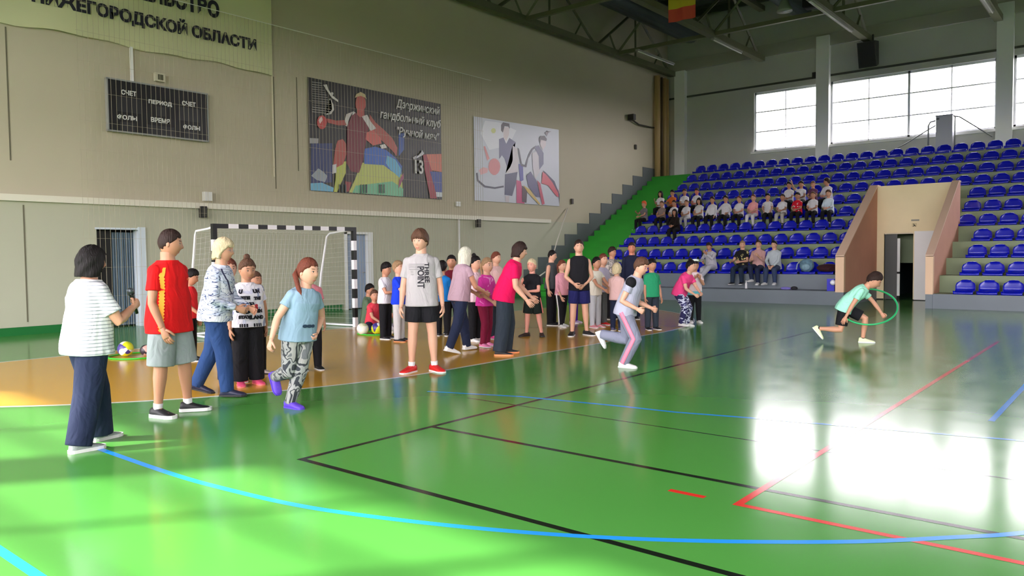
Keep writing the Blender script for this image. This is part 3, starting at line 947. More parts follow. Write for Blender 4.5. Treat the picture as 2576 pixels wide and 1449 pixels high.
# doors in the end wall
d1 = empty('door_1', ((D1[0] + D1[1]) / 2, NY + .1, 0))
struct(d1, 'dark doorway with a grey curtain behind the woman with the microphone', 'door')
b = MB().box(.40, .56, -.13, .14, 0, 2.16).box(-.5, .56, -.115, .14, 2.10, 2.14)
b.build('door_frame', mat('pale_blue_door_frame', (205, 215, 222), .4), d1)
cu_ = MB()
n_ = 40
vs = []
for i in range(n_ + 1):
    x = -.06 + .46 * i / n_
    y = .14 + .03 * math.sin(i * 1.5)
    vs += [(x, y, .03), (x, y, 2.05)]
cu_.add(vs, [(2 * i, 2 * i + 2, 2 * i + 3, 2 * i + 1) for i in range(n_)])
cu_.build('curtain', mat('blue_grey_curtain', (104, 122, 138), .8), d1, True)
b = MB().box(-.46, -.10, .10, .15, .02, 2.08)
b.build('door_leaf', mat('black_door_leaf', (22, 22, 22), .5), d1)
d2 = empty('door_2', ((D2[0] + D2[1]) / 2, NY + .1, 0))
struct(d2, 'pale blue door with a white frame to the right of the goal', 'door')
MB().box(.34, .50, -.13, .12, 0, 2.15).box(-.5, .5, -.115, .12, 2.09, 2.15).box(-.5, -.40, -.115, .12, 0, 2.15).build('door_frame', mat('white_door_frame', (222, 224, 222), .4), d2)
MB().box(-.40, .34, .02, .07, .02, 2.09).build('door_leaf', mat('pale_blue_door', (150, 166, 190), .4), d2)
MB().tube([(.25, .0, 1.02), (.25, -.06, 1.02), (.14, -.06, 1.02)], .012, 8).build('door_handle', mat('steel_handle', (170, 170, 170), .3, 1), d2, True)

# protective net in front of the end wall
nb = MB()
for i in range(150):
    x = 6.0 + i * .105
    if 6.6 < x < 19.0:
        nb.box(x - .0022, x + .0022, 16.745, 16.751, .02, 7.2)
for z in np.arange(.1, 7.2, .6):
    nb.box(6.6, 19.0, 16.747, 16.752, z - .002, z + .002)
net = nb.build('safety_net', mat('pale_net_cord', (172, 164, 140), .8))
tag(net, 'fine pale safety net hanging in front of the scoreboard and dark poster', 'net', None, 'stuff')
tag(MB().tube([(6.0, 16.75, 7.2), (19.4, 16.75, 7.2)], .008, 6).build('net_cable', M_white), 'thin cable carrying the safety net along the end wall', 'cable')

# ------------------------------------------------------------------ handball goal
goal = empty('handball_goal', (8.78, GY, 0))
tag(goal, 'black and white striped handball goal with a white net frame', 'goal')
M_gb = mat('goal_black', (20, 21, 24), .4)
M_gw = mat('goal_white', (232, 232, 236), .4)
for sx in (-1, 1):
    b = MB()
    xc = sx * 1.56
    z = 2.08
    segs = [.28] + [.2] * 9
    for i, s_ in enumerate(segs):
        b.cur = 0 if i % 2 == 0 else 1
        b.box(xc - .04, xc + .04, -.04, .04, max(0, z - s_), z)
        z -= s_
    b.build('goal_post', [M_gb, M_gw], goal)
b = MB()
x = -1.52
segs = [.24] + [.2] * 13 + [.2]
x = -1.52
for i, s_ in enumerate([.22] + [.2] * 13 + [.22]):
    b.cur = 0 if i % 2 == 0 else 1
    b.box(x, min(x + s_, 1.52), -.04, .04, 2.0, 2.08)
    x += s_
b.build('crossbar', [M_gb, M_gw], goal)
fb = MB()
for sx in (-1, 1):
    xx = sx * 1.5
    fb.tube([(sx * 1.56, .04, 2.02), (xx, .3, 2.0), (xx, .72, 1.97), (xx - sx * .02, .80, 1.9), (xx - sx * .04, 1.0, 1.1), (xx - sx * .06, 1.15, .06)], .022, 8)
    fb.tube([(sx * 1.56, .0, .03), (xx - sx * .06, 1.15, .03)], .022, 8)
fb.tube([(-1.44, 1.15, .03), (1.44, 1.15, .03)], .022, 8)
fb.build('net_frame', M_gw, goal, True)
nt = MB()
def cord(p, q):
    nt.tube([p, q], .0016, 3, cap=False)
for i in range(33):
    x = -1.46 + 2.92 * i / 32
    cord((x, .78, 1.93), (x, 1.15, .06))
    cord((x, .04, 2.02), (x, .78, 1.96))
for i in range(20):
    t = i / 19
    cord((-1.46, .78 + .37 * t, 1.93 - 1.87 * t), (1.46, .78 + .37 * t, 1.93 - 1.87 * t))
    for sx in (-1, 1):
        cord((sx * 1.54, .04, 1.98 - 1.9 * t), (sx * 1.46, .78 + .37 * t, 1.93 - 1.87 * t))
nt.build('net', mat('white_net_cord', (215, 215, 215), .8), goal)

# balls lying in green hoops
def hoop(name, c, r, tr, m, M=None):
    b = MB()
    n = 64
    pts = [np.array((r * math.cos(t), r * math.sin(t), 0)) for t in np.linspace(0, 2 * PI, n, endpoint=False)]
    if M is not None:
        pts = [np.array(M) @ p for p in pts]
    pts = [p + np.array(c) for p in pts]
    k = 10
    vs, fs = [], []
    nrm = np.array(M)[:, 2] if M is not None else np.array((0, 0, 1.0))
    for p in pts:
        ra = (p - np.array(c)) / r
        for j in range(k):
            a = 2 * PI * j / k
            vs.append(p + ra * tr * math.cos(a) + nrm * tr * math.sin(a))
    for i in range(n):
        for j in range(k):
            fs.append((i * k + j, i * k + (j + 1) % k, ((i + 1) % n) * k + (j + 1) % k, ((i + 1) % n) * k + j))
    b.add(vs, fs)
    return b.build(name, m, None, True)
M_hoop = mat('green_hoop_plastic', (50, 190, 50), .35)
tag(hoop('hula_hoop', (9.72, 11.30, .011), .40, .011, M_hoop), 'green hoop lying on the floor around the balls beside the right goal post', 'hoop')
tag(hoop('hula_hoop', (5.36, 11.75, .011), .40, .011, M_hoop), 'green hoop lying on the floor around the balls behind the red shirt teenager', 'hoop')
def ball_mat(name, cols, sc):
    k = NT(name)
    tc = k.n('TexCoord'); wv = k.n('TexVoronoi'); wv.inputs['Scale'].default_value = sc
    k.l(tc.outputs['Object'], wv.inputs['Vector'])
    sp = k.n('SeparateColor'); k.l(wv.outputs['Color'], sp.inputs[0])
    cr = k.n('ValToRGB'); cr.color_ramp.interpolation = 'CONSTANT'
    els = cr.color_ramp.elements
    els[0].color = rgb(cols[0]); els[1].color = rgb(cols[1]); els[1].position = 1 / len(cols)
    for i, c in enumerate(cols[2:]):
        e = els.new((i + 2) / len(cols)); e.color = rgb(c)
    k.l(sp.outputs[0], cr.inputs[0]); k.l(cr.outputs[0], k.b.inputs['Base Color'])
    k.b.inputs['Roughness'].default_value = .4
    return k.m
M_b1 = ball_mat('white_panel_ball', [(225, 225, 205), (235, 235, 225), (215, 215, 190), (190, 195, 150)], 9)
M_b2 = ball_mat('yellow_violet_ball', [(238, 235, 200), (214, 222, 40), (64, 52, 130), (230, 232, 225)], 7)
M_b3 = ball_mat('grey_violet_ball', [(120, 110, 160), (210, 210, 215), (70, 65, 95), (160, 160, 170)], 9)
M_b4 = ball_mat('dark_pattern_ball', [(30, 28, 34), (200, 160, 150), (60, 52, 60), (40, 36, 48)], 9)
for nm, c, r, m, lab in (('volleyball', (9.36, 11.34), .112, M_b1, 'white volleyball at the foot of the right goal post'),
                         ('volleyball', (9.56, 11.16), .112, M_b2, 'yellow and violet volleyball inside the hoop beside the goal post'),
                         ('volleyball', (9.80, 11.06), .105, M_b3, 'grey and violet ball inside the hoop in front of the seated children'),
                         ('small_ball', (9.66, 10.88), .045, M_b1, 'small pale ball at the front edge of the hoop by the goal post'),
                         ('volleyball', (5.24, 11.88), .115, M_b2, 'yellow, white and violet volleyball behind the woman with the microphone'),
                         ('volleyball', (5.46, 11.70), .085, M_b4, 'dark patterned ball beside the yellow ball behind the red shirt teenager'),
                         ('volleyball', (5.56, 11.52), .07, M_b4, 'smaller dark ball nearest the red shirt teenager')):
    o = MB().ball((0, 0, 0), r, 24, 16).build(nm, m, None, True, (c[0], c[1], r + .001))
    o.rotation_euler = (.4 + c[0], .7, .3 + c[1])
    tag(o, lab, 'ball')

# ------------------------------------------------------------------ things on and above the stand
cabn = MB().box(31.45, EX - .27, 5.42, 5.95, tread(10), 6.3).build('grey_cabinet', mat('pale_grey_cabinet', (176, 178, 186), .45))
tag(cabn, 'tall pale grey cabinet in front of the long window on top of the stand', 'cabinet')
MB().box(31.44, 31.46, 5.84, 5.93, 6.17, 6.24).build('handle', mat('dark_cabinet_lock', (84, 84, 92), .5), cabn)
MB().box(31.42, EX - .27, 5.40, 5.97, 6.3, 6.33).build('cabinet_top', mat('grey_cabinet_edge', (150, 152, 160), .5), cabn)
rl = MB()
M_rail = mat('grey_handrail', (120, 122, 122), .4)
rl.tube([(31.5, 6.2, tread(10)), (31.5, 6.2, 6.0), (31.5, 6.14, 6.12), (31.5, 5.97, 6.16)], .028, 8)
rl.tube([(31.5, 5.97, 5.98), (31.5, 6.2, 5.86), (31.5, 6.9, 5.45), (31.5, 7.6, 5.1)], .022, 8)
tag(rl.build('handrail', M_rail, None, True), 'bent grey handrail on the left side of the grey cabinet', 'handrail')
rl = MB()
rl.tube([(31.5, 5.40, 6.26), (31.5, 5.2, 6.2), (31.5, 4.2, 5.4)], .022, 8)
rl.tube([(31.5, 5.35, tread(10)), (31.5, 5.35, 6.24)], .022, 8)
tag(rl.build('handrail', M_rail, None, True), 'sloping grey handrail on the right side of the grey cabinet', 'handrail')

sp = empty('hanging_loudspeaker', (31.35, 8.25, 8.4))
tag(sp, 'large black loudspeaker hanging above the long window', 'loudspeaker')
b = MB().prism([(-.02, 0), (.26, .12), (.22, .98), (-.3, .9)], 1, -.32, .32)
b.build('cabinet', mat('black_loudspeaker', (20, 20, 22), .5), sp)
b = MB().prism([(-.035, .03), (-.02, .02), (-.3, .87), (-.315, .86)], 1, -.28, .28)
b.build('grille', mat('black_cloth_grille', (30, 30, 32), .8), sp)
b = MB().box(-.03, .03, .10, .16, .9, 1.35).box(-.03, .03, -.2, -.14, .9, 1.2)
b.build('bracket', mat('dark_bracket', (42, 42, 40), .5), sp)
tag(MB().box(31.9, EX, 10.32, 10.5, 8.42, 8.66).build('wall_loudspeaker', mat('black_speaker_case', (26, 26, 26), .5)), 'small dark box on the window wall beside the column between the windows', 'loudspeaker')

fl = empty('hanging_flag', (23, 11.7, 9.0))
tag(fl, 'yellow and red flag hanging from the roof trusses', 'flag')
for z0, z1, m, nm in ((-.03, .38, mat('flag_red', (205, 78, 62), .8), 'red_stripe'), (.38, 1.1, mat('flag_yellow', (204, 182, 50), .8), 'yellow_stripe')):
    b = MB()
    n_ = 16
    vs = []
    for side in (0, .008):
        for i in range(n_ + 1):
            y = -.47 + .94 * i / n_
            vs += [(.03 * math.sin(i * .7) + side, y, z0), (.03 * math.sin(i * .7) + side, y, z1)]
    q = 2 * (n_ + 1)
    fs = [(2 * i, 2 * i + 2, 2 * i + 3, 2 * i + 1) for i in range(n_)] + [(q + 2 * i + 1, q + 2 * i + 3, q + 2 * i + 2, q + 2 * i) for i in range(n_)]
    b.add(vs, fs)
    b.build(nm, m, fl, True)
b = MB().tube([(0, -.5, 1.1), (0, .5, 1.1)], .02, 8)
b.build('flag_pole', M_steel, fl)

tag(MB().tube([(12, 14.6, 10.55), (29.5, 14.6, 10.55)], .48, 24).build('air_duct', M_duct, None, True), 'dark shiny round air duct running under the roof near the end wall', 'duct')
tag(MB().tube([(18, 10.4, 10.75), (30.5, 10.4, 10.75)], .34, 24).build('air_duct', M_duct, None, True), 'thinner round air duct under the roof above the flag', 'duct')
M_tube_l = mat('white_lamp_tube', (235, 235, 230), .25)
M_bat = mat('grey_lamp_batten', (150, 150, 140), .4)
for x0, x1, y, lab in ((25.0, 29.4, 8.3, 'white tube light under the third roof truss'), (27.0, 29.6, 12.5, 'thin tube light under the second roof truss'), (27.0, 30.2, 4.1, 'white tube light under the fourth roof truss'), (26.5, 29.5, 15.4, 'tube light hanging beside the round air duct')):
    z = LC - .11
    o = MB().box(x0, x1, y - .07, y + .07, z - .06, z).build('tube_light', M_bat)
    tag(o, lab, 'lamp')
    MB().tube([(x0 + .05, y - .03, z - .085), (x1 - .05, y - .03, z - .085)], .022, 8).build('lamp_tube', M_tube_l, o, True)
hb = MB().tube([(26.2, 9.55, 9.55), (26.2, 9.55, 9.6), (26.2, 9.55, 9.9), (26.2, 9.55, 10.0)], [.26, .25, .12, .06], 20)
o = hb.build('dome_lamp', mat('grey_lamp_dome', (150, 156, 150), .35), None, True)
tag(o, 'grey dome lamp hanging under the roof above the stand', 'lamp')
MB().tube([(26.2, 9.55, 10.0), (26.2, 9.55, 11.6)], .015, 6).build('hanger', M_steel, o)
tag(MB().box(26.6, 27.1, 8.7, 9.1, 9.7, 11.6).build('roof_box', M_dark), 'dark square box under the roof beside the dome lamp', 'box')

# small things left on the stand
o = MB().tube([(22.25, 9.22, .388), (22.25, 9.22, .39), (22.25, 9.22, .53), (22.25, 9.22, .57), (22.25, 9.22, .60)], [.03, .036, .036, .016, .016], 14).build('water_bottle', mat('white_bottle', (232, 232, 235), .3), None, True)
tag(o, 'white bottle standing on the grey tier between the seated spectators', 'bottle')
MB().tube([(22.25, 9.22, .60), (22.25, 9.22, .63)], .019, 12).build('bottle_cap', mat('white_cap', (215, 215, 220), .4), o)
b = MB().ball((22.3, 8.05, .415), (.05, .16, .045), 14, 8)
tag(b.build('indoor_shoe', mat('violet_slipper', (120, 110, 190), .7), None, True), 'violet slipper lying on the grey tier right of the spectators', 'shoe')
b = MB().ball((22.28, 7.80, .425), (.06, .10, .055), 14, 8)
tag(b.build('pouch', mat('black_pouch', (28, 26, 34), .7), None, True), 'small black pouch beside the violet slipper on the grey tier', 'pouch')
bp = MB().ball((0, 0, .17), (.13, .21, .2), 20, 12).build('backpack', mat('blue_grey_camouflage', (90, 122, 140), .8, var=.45, scale=11), None, True, (22.80, 7.62, .905))
tag(bp, 'blue grey patterned backpack on the lowest row of seats near the passage', 'backpack')
MB().ball((-.11, 0, .12), (.05, .13, .1), 14, 8).build('pocket', mat('blue_grey_pocket', (120, 150, 164), .8, var=.3, scale=14), bp, True)
MB().tube([(-.05, .17, .30), (-.1, .24, .2), (-.12, .26, .05)], .018, 8).build('strap', mat('grey_strap', (150, 166, 172), .8), bp, True)
b = MB().ball((22.84, 7.02, 1.0), (.15, .34, .12), 20, 10).ball((22.80, 6.84, .97), (.13, .2, .085), 16, 8)
tag(b.build('jacket', mat('dark_red_cloth', (52, 18, 26), .9), None, True), 'dark red jacket lying on the seats beside the passage wall', 'jacket')
b = MB().box(21.93, 22.05, 6.58, 6.78, .384, .72)
o = b.build('blue_box', mat('blue_plastic_box', (22, 22, 190), .35))
tag(o, 'upright blue plastic box against the left post of the passage', 'box')
o = MB().ball((21.86, 6.60, .62), .075, 16, 10)
o2 = o.build('white_sticker', mat('white_disc', (235, 235, 245), .4), bpy.data.objects['blue_box'], True)
# ------------------------------------------------------------------ people
DEBUG_P = False
def Rx(a):
    c, s = math.cos(a), math.sin(a)
    return np.array(((1, 0, 0), (0, c, -s), (0, s, c)))
def Ry(a):
    c, s = math.cos(a), math.sin(a)
    return np.array(((c, 0, s), (0, 1, 0), (-s, 0, c)))
def Rz(a):
    c, s = math.cos(a), math.sin(a)
    return np.array(((c, -s, 0), (s, c, 0), (0, 0, 1)))
def unit(v):
    v = np.array(v, float)
    return v / (np.linalg.norm(v) + 1e-12)
def lerp(a, b, t):
    return a + (b - a) * t


def solidify(mb, name, m, parent, voxel, it=4, loc=None):
    """fuses the collected shapes into one closed smooth surface"""
    me = bpy.data.meshes.new('tmp')
    me.from_pydata(mb.v, [], mb.f)
    o = bpy.data.objects.new('tmp', me)
    C.objects.link(o)
    r = o.modifiers.new('r', 'REMESH')
    r.mode = 'VOXEL'
    r.voxel_size = voxel
    r.use_smooth_shade = True
    s = o.modifiers.new('s', 'SMOOTH')
    s.factor = .5
    s.iterations = it
    dg = bpy.context.evaluated_depsgraph_get()
    me2 = bpy.data.meshes.new_from_object(o.evaluated_get(dg))
    bpy.data.objects.remove(o)
    bpy.data.meshes.remove(me)
    me2.name = name
    me2.materials.clear()
    for x in (m if isinstance(m, (list, tuple)) else [m]):
        me2.materials.append(x)
    me2.polygons.foreach_set('use_smooth', [True] * len(me2.polygons))
    o2 = bpy.data.objects.new(name, me2)
    C.objects.link(o2)
    if parent is not None:
        o2.parent = parent
    return o2


# spine sections: (t along hip -> neck base, half width, half depth, forward shift), in heights
SECT = [(-.17, .050, .048, 0), (-.08, .082, .066, -.004), (.02, .096, .072, -.006), (.14, .094, .068, -.003), (.34, .080, .058, .002), (.56, .090, .064, .004), (.76, .094, .068, .004), (.87, .092, .060, 0), (.935, .083, .053, -.001), (.975, .064, .046, -.002), (1.0, .048, .042, -.002), (1.05, .040, .038, 0)]


def head_point(d, hh):
    """surface of the head for a unit direction (x right, y front, z up), head height hh"""
    x, y, z = d
    a, b_, c = .335, .40, .5
    px, py, pz = a * x, b_ * y, c * z
    if z < 0:
        t = -z
        px *= 1 - .24 * t ** 1.6
        if y < 0:
            py *= 1 - .42 * t ** 1.3
        else:
            py *= 1 - .10 * t ** 2
    if y > 0:
        def bump(cx, cz, sx_, sz, am):
            return am * math.exp(-((x - cx) / sx_) ** 2 - ((z - cz) / sz) ** 2) * min(1, y * 2)
        py += bump(0, -.19, .15, .11, .080) + bump(0, -.02, .10, .17, .036)      # nose
        py += bump(0, -.88, .3, .14, .035)                                        # chin
        py += bump(0, -.56, .26, .10, .014)                                       # lips
        py += bump(0, .28, .5, .10, .012)                                         # brow
        py -= bump(.36, .06, .17, .13, .026) + bump(-.36, .06, .17, .13, .026)   # eye hollows
        py += bump(.48, -.2, .22, .2, .012) + bump(-.48, -.2, .22, .2, .012)     # cheeks
    return np.array((px, py, pz)) * hh


def sphere_dirs(n, m):
    out = [(0, 0, 1)]
    for i in range(1, m):
        a = PI * i / m
        for k in range(n):
            t = 2 * PI * k / n
            out.append((math.sin(a) * math.sin(t), math.sin(a) * math.cos(t), math.cos(a)))
    out.append((0, 0, -1))
    fs = []
    for k in range(n):
        fs.append((0, 1 + (k + 1) % n, 1 + k))
    for i in range(m - 2):
        for k in range(n):
            a = 1 + i * n + k
            b_ = 1 + i * n + (k + 1) % n
            fs.append((a, b_, b_ + n, a + n))
    e = len(out) - 1
    for k in range(n):
        fs.append((e, 1 + (m - 2) * n + k, 1 + (m - 2) * n + (k + 1) % n))
    return out, fs


def interp(az, pts):
    for (a0, v0), (a1, v1) in zip(pts, pts[1:]):
        if az <= a1:
            return lerp(v0, v1, (az - a0) / (a1 - a0))
    return pts[-1][1]
HAIR = {  # hairline (azimuth from the front, height), thickness on top, at the sides, drop of the lower edge
    'short': ([(0, .50), (35, .46), (60, .30), (82, .12), (95, -.05), (125, -.42), (180, -.52)], .105, .045, 1.0),
    'crop': ([(0, .54), (40, .47), (62, .30), (80, .0), (96, -.02), (120, -.38), (180, -.50)], .062, .020, 1.0),
    'fringe': ([(0, .30), (40, .28), (62, .10), (82, -.10), (100, -.25), (125, -.50), (180, -.58)], .12, .07, 1.0),
    'tied': ([(0, .52), (40, .46), (65, .26), (85, .04), (110, -.25), (135, -.45), (180, -.52)], .058, .040, 1.0),
    'bob': ([(0, .44), (30, .40), (48, .22), (60, -.55), (75, -.98), (180, -1.1)], .085, .10, 1.02),
    'short_bob': ([(0, .34), (38, .32), (58, .18), (74, -.12), (90, -.58), (180, -.78)], .10, .075, 1.0),
    'long': ([(0, .48), (30, .44), (48, .24), (62, -.6), (80, -.98), (180, -1.1)], .06, .08, 1.7),
}


def strand(n, hh, base, pts, r):
    return [base + np.array(p) * hh for p in pts], [x * hh for x in r]


def person(loc, H, face, label, top, bottom, shoes, hair, skin=(222, 172, 142), **k):
    """face: 0 towards the camera, 90 to the right of the photo, 180 away"""
    g = k.get
    X, Y = loc
    dist = math.hypot(X, Y)
    c_ = (-X / dist, -Y / dist)
    r_ = (Y / dist, -X / dist)
    fr_ = R(face)
    fw = (c_[0] * math.cos(fr_) + r_[0] * math.sin(fr_), c_[1] * math.cos(fr_) + r_[1] * math.sin(fr_))
    if g('yaw') is not None:
        fw = (math.cos(g('yaw')), math.sin(g('yaw')))
    rz = math.atan2(fw[1], fw[0]) - PI / 2
    kid = g('kid', H < 1.52)
    lod = g('lod', 2 if dist < 10.2 else (1 if dist < 19 else 0))
    w = g('w', 1.0)
    hh = (.172 if kid else .146) * H
    hip = (.495 if kid else .518) * H
    neck = H - hh * .97 - .030 * H
    T = neck - hip
    an = .04 * H
    th, sh = (hip - an) * .51, (hip - an) * .49
    ua, fa = .172 * H, .142 * H
    sw = (.088 if g('fem') or kid else .097) * H * (1 + (w - 1) * .5)
    lean, side, twist = R(g('lean', 0)), R(g('side', 0)), R(g('twist', 0))
    # spine
    def spine(t):
        """point and frame at t (0 hip, 1 neck base), hip at origin"""
        n = 10
        p = np.zeros(3)
        tt = max(t, 0)
        for i in range(n):
            f_ = (i + .5) / n * tt
            q = .45 + .55 * min(1, f_ * 1.6)
            M = Ry(side * q) @ Rx(-lean * q)
            p = p + M @ np.array((0, 0, T * tt / n))
        q = .45 + .55 * min(1, tt * 1.6)
        M = Rz(twist * min(max(tt, 0), 1)) @ Ry(side * q) @ Rx(-lean * q)
        if t < 0:
            p = M @ np.array((0, 0, T * t))
        return p, M
    Mt = Rz(twist)
    def vec(f1, a1, sx_, M=None):
        v = np.array((sx_ * math.sin(R(a1)), math.sin(R(f1)) * math.cos(R(a1)), -math.cos(R(f1)) * math.cos(R(a1))))
        return v if M is None else M @ v
    J = {}
    pc, Mc = spine(.835)
    for s_, nm in ((1, 'R'), (-1, 'L')):
        a = g('arm' + nm, (4, 9, 14, 4))
        J['sh' + nm] = pc + Mc @ np.array((s_ * sw * .96, 0, .004 * H))
        J['el' + nm] = J['sh' + nm] + vec(a[0], a[1], s_, Mt) * ua
        J['fd' + nm] = vec(a[2], a[3], s_, Mt)
        J['wr' + nm] = J['el' + nm] + J['fd' + nm] * fa
        l_ = g('leg' + nm, (0, 3, 0, 1))
        J['hp' + nm] = np.array((s_ * .047 * H, 0, 0))
        J['kn' + nm] = J['hp' + nm] + vec(l_[0], l_[1], s_) * th
        J['td' + nm] = vec(l_[0], l_[1], s_)
        J['sd' + nm] = vec(l_[2], l_[3], s_)
        J['ak' + nm] = J['kn' + nm] + J['sd' + nm] * sh
        ft = g('foot' + nm, (0, 8))
        # foot frame: forward, up
        Mf = Rz(R(-s_ * ft[1])) @ Rx(R(-ft[0]))
        J['Mf' + nm] = Mf
        J['so' + nm] = J['ak' + nm] + Mf @ np.array((0, 0, -an))
    # height and horizontal anchor
    if g('pelvis_z') is not None:
        dz = g('pelvis_z')
        off = np.array((0, 0, dz))
    else:
        lows = []
        for nm in 'RL':
            for yy in (-.045, .105):
                lows.append((J['ak' + nm] + J['Mf' + nm] @ np.array((0, yy * H, -an)))[2])
        dz = -min(lows)
        anc = g('anchor', 'feet')
        if anc == 'feet':
            m_ = (J['soR'] + J['soL']) / 2
        elif anc == 'pelvis':
            m_ = np.zeros(3)
        else:
            m_ = J['so' + anc] + J['Mf' + anc] @ np.array((0, .03 * H, 0))
        off = np.array((-m_[0], -m_[1], dz))
    for q in list(J):
        if J[q].ndim == 1 and q[:2] in ('sh', 'el', 'wr', 'hp', 'kn', 'ak', 'so'):
            J[q] = J[q] + off
    S0 = spine
    def spine(t):
        p, M = S0(t)
        return p + off, M
    # head
    nb, Mn = spine(1.0)
    Mh = Rz(R(g('hyaw', 0)) + twist * .6) @ Ry(R(g('hroll', 0))) @ Rx(-R(g('hpitch', 0)))
    updir = unit(Mn[:, 2] * .8 + Mh[:, 2] * .35)
    hc = nb + updir * .026 * H + unit(Mn[:, 2] * .35 + Mh[:, 2]) * hh * .47 + Mh @ np.array((0, .05 * hh, 0))
    topm, botm = top.get('m'), bottom.get('m')
    vox = (.0075, .011, .015)[2 - lod] * (1 if lod else 1)
    body = MB()
    def torso(mb, ease, t0, t1, wscale, clip=True, n=20, droop=0.0):
        pts = []
        ts = sorted({t0, t1} | {s_[0] for s_ in SECT if t0 < s_[0] < t1} | {t for t in np.linspace(t0, t1, 9)})
        vs = []
        for t in ts:
            rx, ry, yo = [interp(t, [(q[0], q[j]) for q in SECT]) if t > SECT[0][0] else SECT[0][j] for j in (1, 2, 3)]
            if droop and t < .5:
                q_ = min(1, max(0, (t + .1) / .6))
                rx = max(rx, lerp(.099, .088, q_) * (1 + droop))
                ry = max(ry, lerp(.076, .064, q_) * (1 + droop))
            belly = 1 + (w - 1) * (1.15 if t < .75 else .55)
            rx = rx * H * (1 + (w - 1) * (.95 if t < .8 else .5)) * wscale + ease
            ry = ry * H * belly * wscale + ease
            p, M = spine(t)
            for i in range(n):
                a = 2 * PI * i / n
                ca, sa = math.cos(a), math.sin(a)
                e_ = .82
                vs.append(p + M @ np.array((rx * math.copysign(abs(ca) ** e_, ca), yo * H + ry * math.copysign(abs(sa) ** e_, sa), 0)))
        m_ = len(ts)
        fs = [tuple(range(n))[::-1], tuple(range((m_ - 1) * n, m_ * n))]
        for i in range(m_ - 1):
            for j in range(n):
                fs.append((i * n + j, i * n + (j + 1) % n, (i + 1) * n + (j + 1) % n, (i + 1) * n + j))
        mb.add(vs, fs)
    def surf(t, ang, ease):
        """point on the shirt: ang 0 front, 90 right"""
        rx, ry, yo = [interp(t, [(q[0], q[j]) for q in SECT]) for j in (1, 2, 3)]
        if t < .5:
            dr_ = top.get('loose', .05)
            q_ = min(1, max(0, (t + .1) / .6))
            rx = max(rx, lerp(.099, .088, q_) * (1 + dr_))
            ry = max(ry, lerp(.076, .064, q_) * (1 + dr_))
        rx = rx * H * (1 + (w - 1) * (.95 if t < .8 else .5)) + ease
        ry = ry * H * (1 + (w - 1) * (1.15 if t < .75 else .55)) + ease
        p, M = spine(t)
        ca, sa = math.sin(R(ang)), math.cos(R(ang))
        return p + M @ np.array((rx * math.copysign(abs(ca) ** .82, ca), yo * H + ry * math.copysign(abs(sa) ** .82, sa), 0))
    leg_w = 1 + (w - 1) * .8
    arm_w = 1 + (w - 1) * .8
    torso(body, -.006 * H, -.17, 1.0, .97)
    body.tube([nb - Mn[:, 2] * .03 * H, nb + updir * .02 * H, hc - Mh @ np.array((0, .06 * hh, .28 * hh))], [.046 * H, .037 * H, .037 * H], 14)
    for nm in 'RL':
        s_ = 1 if nm == 'R' else -1
        shp, el, wr = J['sh' + nm], J['el' + nm], J['wr' + nm]
        body.ball(shp + np.array((0, 0, -.004 * H)), .029 * H * arm_w, 14, 10)
        body.tube([shp, lerp(shp, el, .35), lerp(shp, el, .8), el, lerp(el, wr, .25), lerp(el, wr, .7), wr], [x * H * arm_w for x in (.029, .028, .0240, .0220, .0230, .0175, .0145)], 12)
        if lod == 0 or True:
            pass
        hp, kn, ak = J['hp' + nm], J['kn' + nm], J['ak' + nm]
        body.ball(hp + np.array((s_ * .004 * H, 0, .01 * H)), .052 * H * leg_w, 14, 10)
        back = J['Mf' + nm] @ np.array((0, -1, 0))
        body.tube([hp, lerp(hp, kn, .3), lerp(hp, kn, .8), kn, lerp(kn, ak, .28) , lerp(kn, ak, .7), ak], [x * H * leg_w for x in (.053, .050, .037, .0335, .0335, .0235, .0205)], 14)
        body.ball(lerp(kn, ak, .3) - unit(np.cross(J['sd' + nm], np.array((1.0, 0, 0)))) * -.008 * H * 0, .030 * H * leg_w, 10, 8)
        body.tube([ak, ak + J['Mf' + nm] @ np.array((0, .03 * H, -.018 * H)), ak + J['Mf' + nm] @ np.array((0, .085 * H, -.026 * H))], [.019 * H, .018 * H, .012 * H], 10)
    M_sk = mat('skin_%d_%d_%d' % tuple(skin), skin, .5, spec=.35)
    ob = solidify(body, 'person', [M_sk, mat('eye_white', (228, 226, 222), .3), mat('eye_dark', (42, 32, 28), .3), mat('brow_%d_%d_%d' % tuple(g('brow', (84, 62, 46))), g('brow', (84, 62, 46)), .7), mat('lip_pink', (186, 104, 96), .5)], None, vox, 3)
    # fine pieces of the same body: head, hands
    fine = MB()
    n_, m_ = ((36, 28), (24, 18), (16, 12))[2 - lod]
    dirs, fs = sphere_dirs(n_, m_)
    fine.add([hc + Mh @ head_point(d, hh) for d in dirs], fs)
    def hp_(x, z, out=0):
        d = np.array((x, math.sqrt(max(0, 1 - x * x - z * z)), z))
        return hc + Mh @ (head_point(d, hh) + np.array((0, out * hh, 0)))
    for sx_ in (-1, 1):
        fine.cur = 0
        fine.ball(hc + Mh @ np.array((sx_ * .335 * hh, -.03 * hh, -.02 * hh)), (.03 * hh, .065 * hh, .105 * hh), 10, 8, Mh)
        Me_ = Mh @ Rz(R(-sx_ * 24))
        fine.cur = 1
        fine.ball(hp_(sx_ * .36, .07, -.020), (.070 * hh, .030 * hh, .034 * hh), 10, 8, Me_)
        fine.cur = 2
        fine.ball(hp_(sx_ * .355, .07, -.006), (.033 * hh, .020 * hh, .033 * hh), 8, 6, Me_)
        fine.ball(hp_(sx_ * .36, .128, -.010), (.076 * hh, .024 * hh, .011 * hh), 8, 6, Me_)
        fine.cur = 3
        fine.ball(hp_(sx_ * .36, .285, -.012), (.088 * hh, .022 * hh, .017 * hh), 10, 6, Me_ @ Ry(R(-sx_ * 4)))
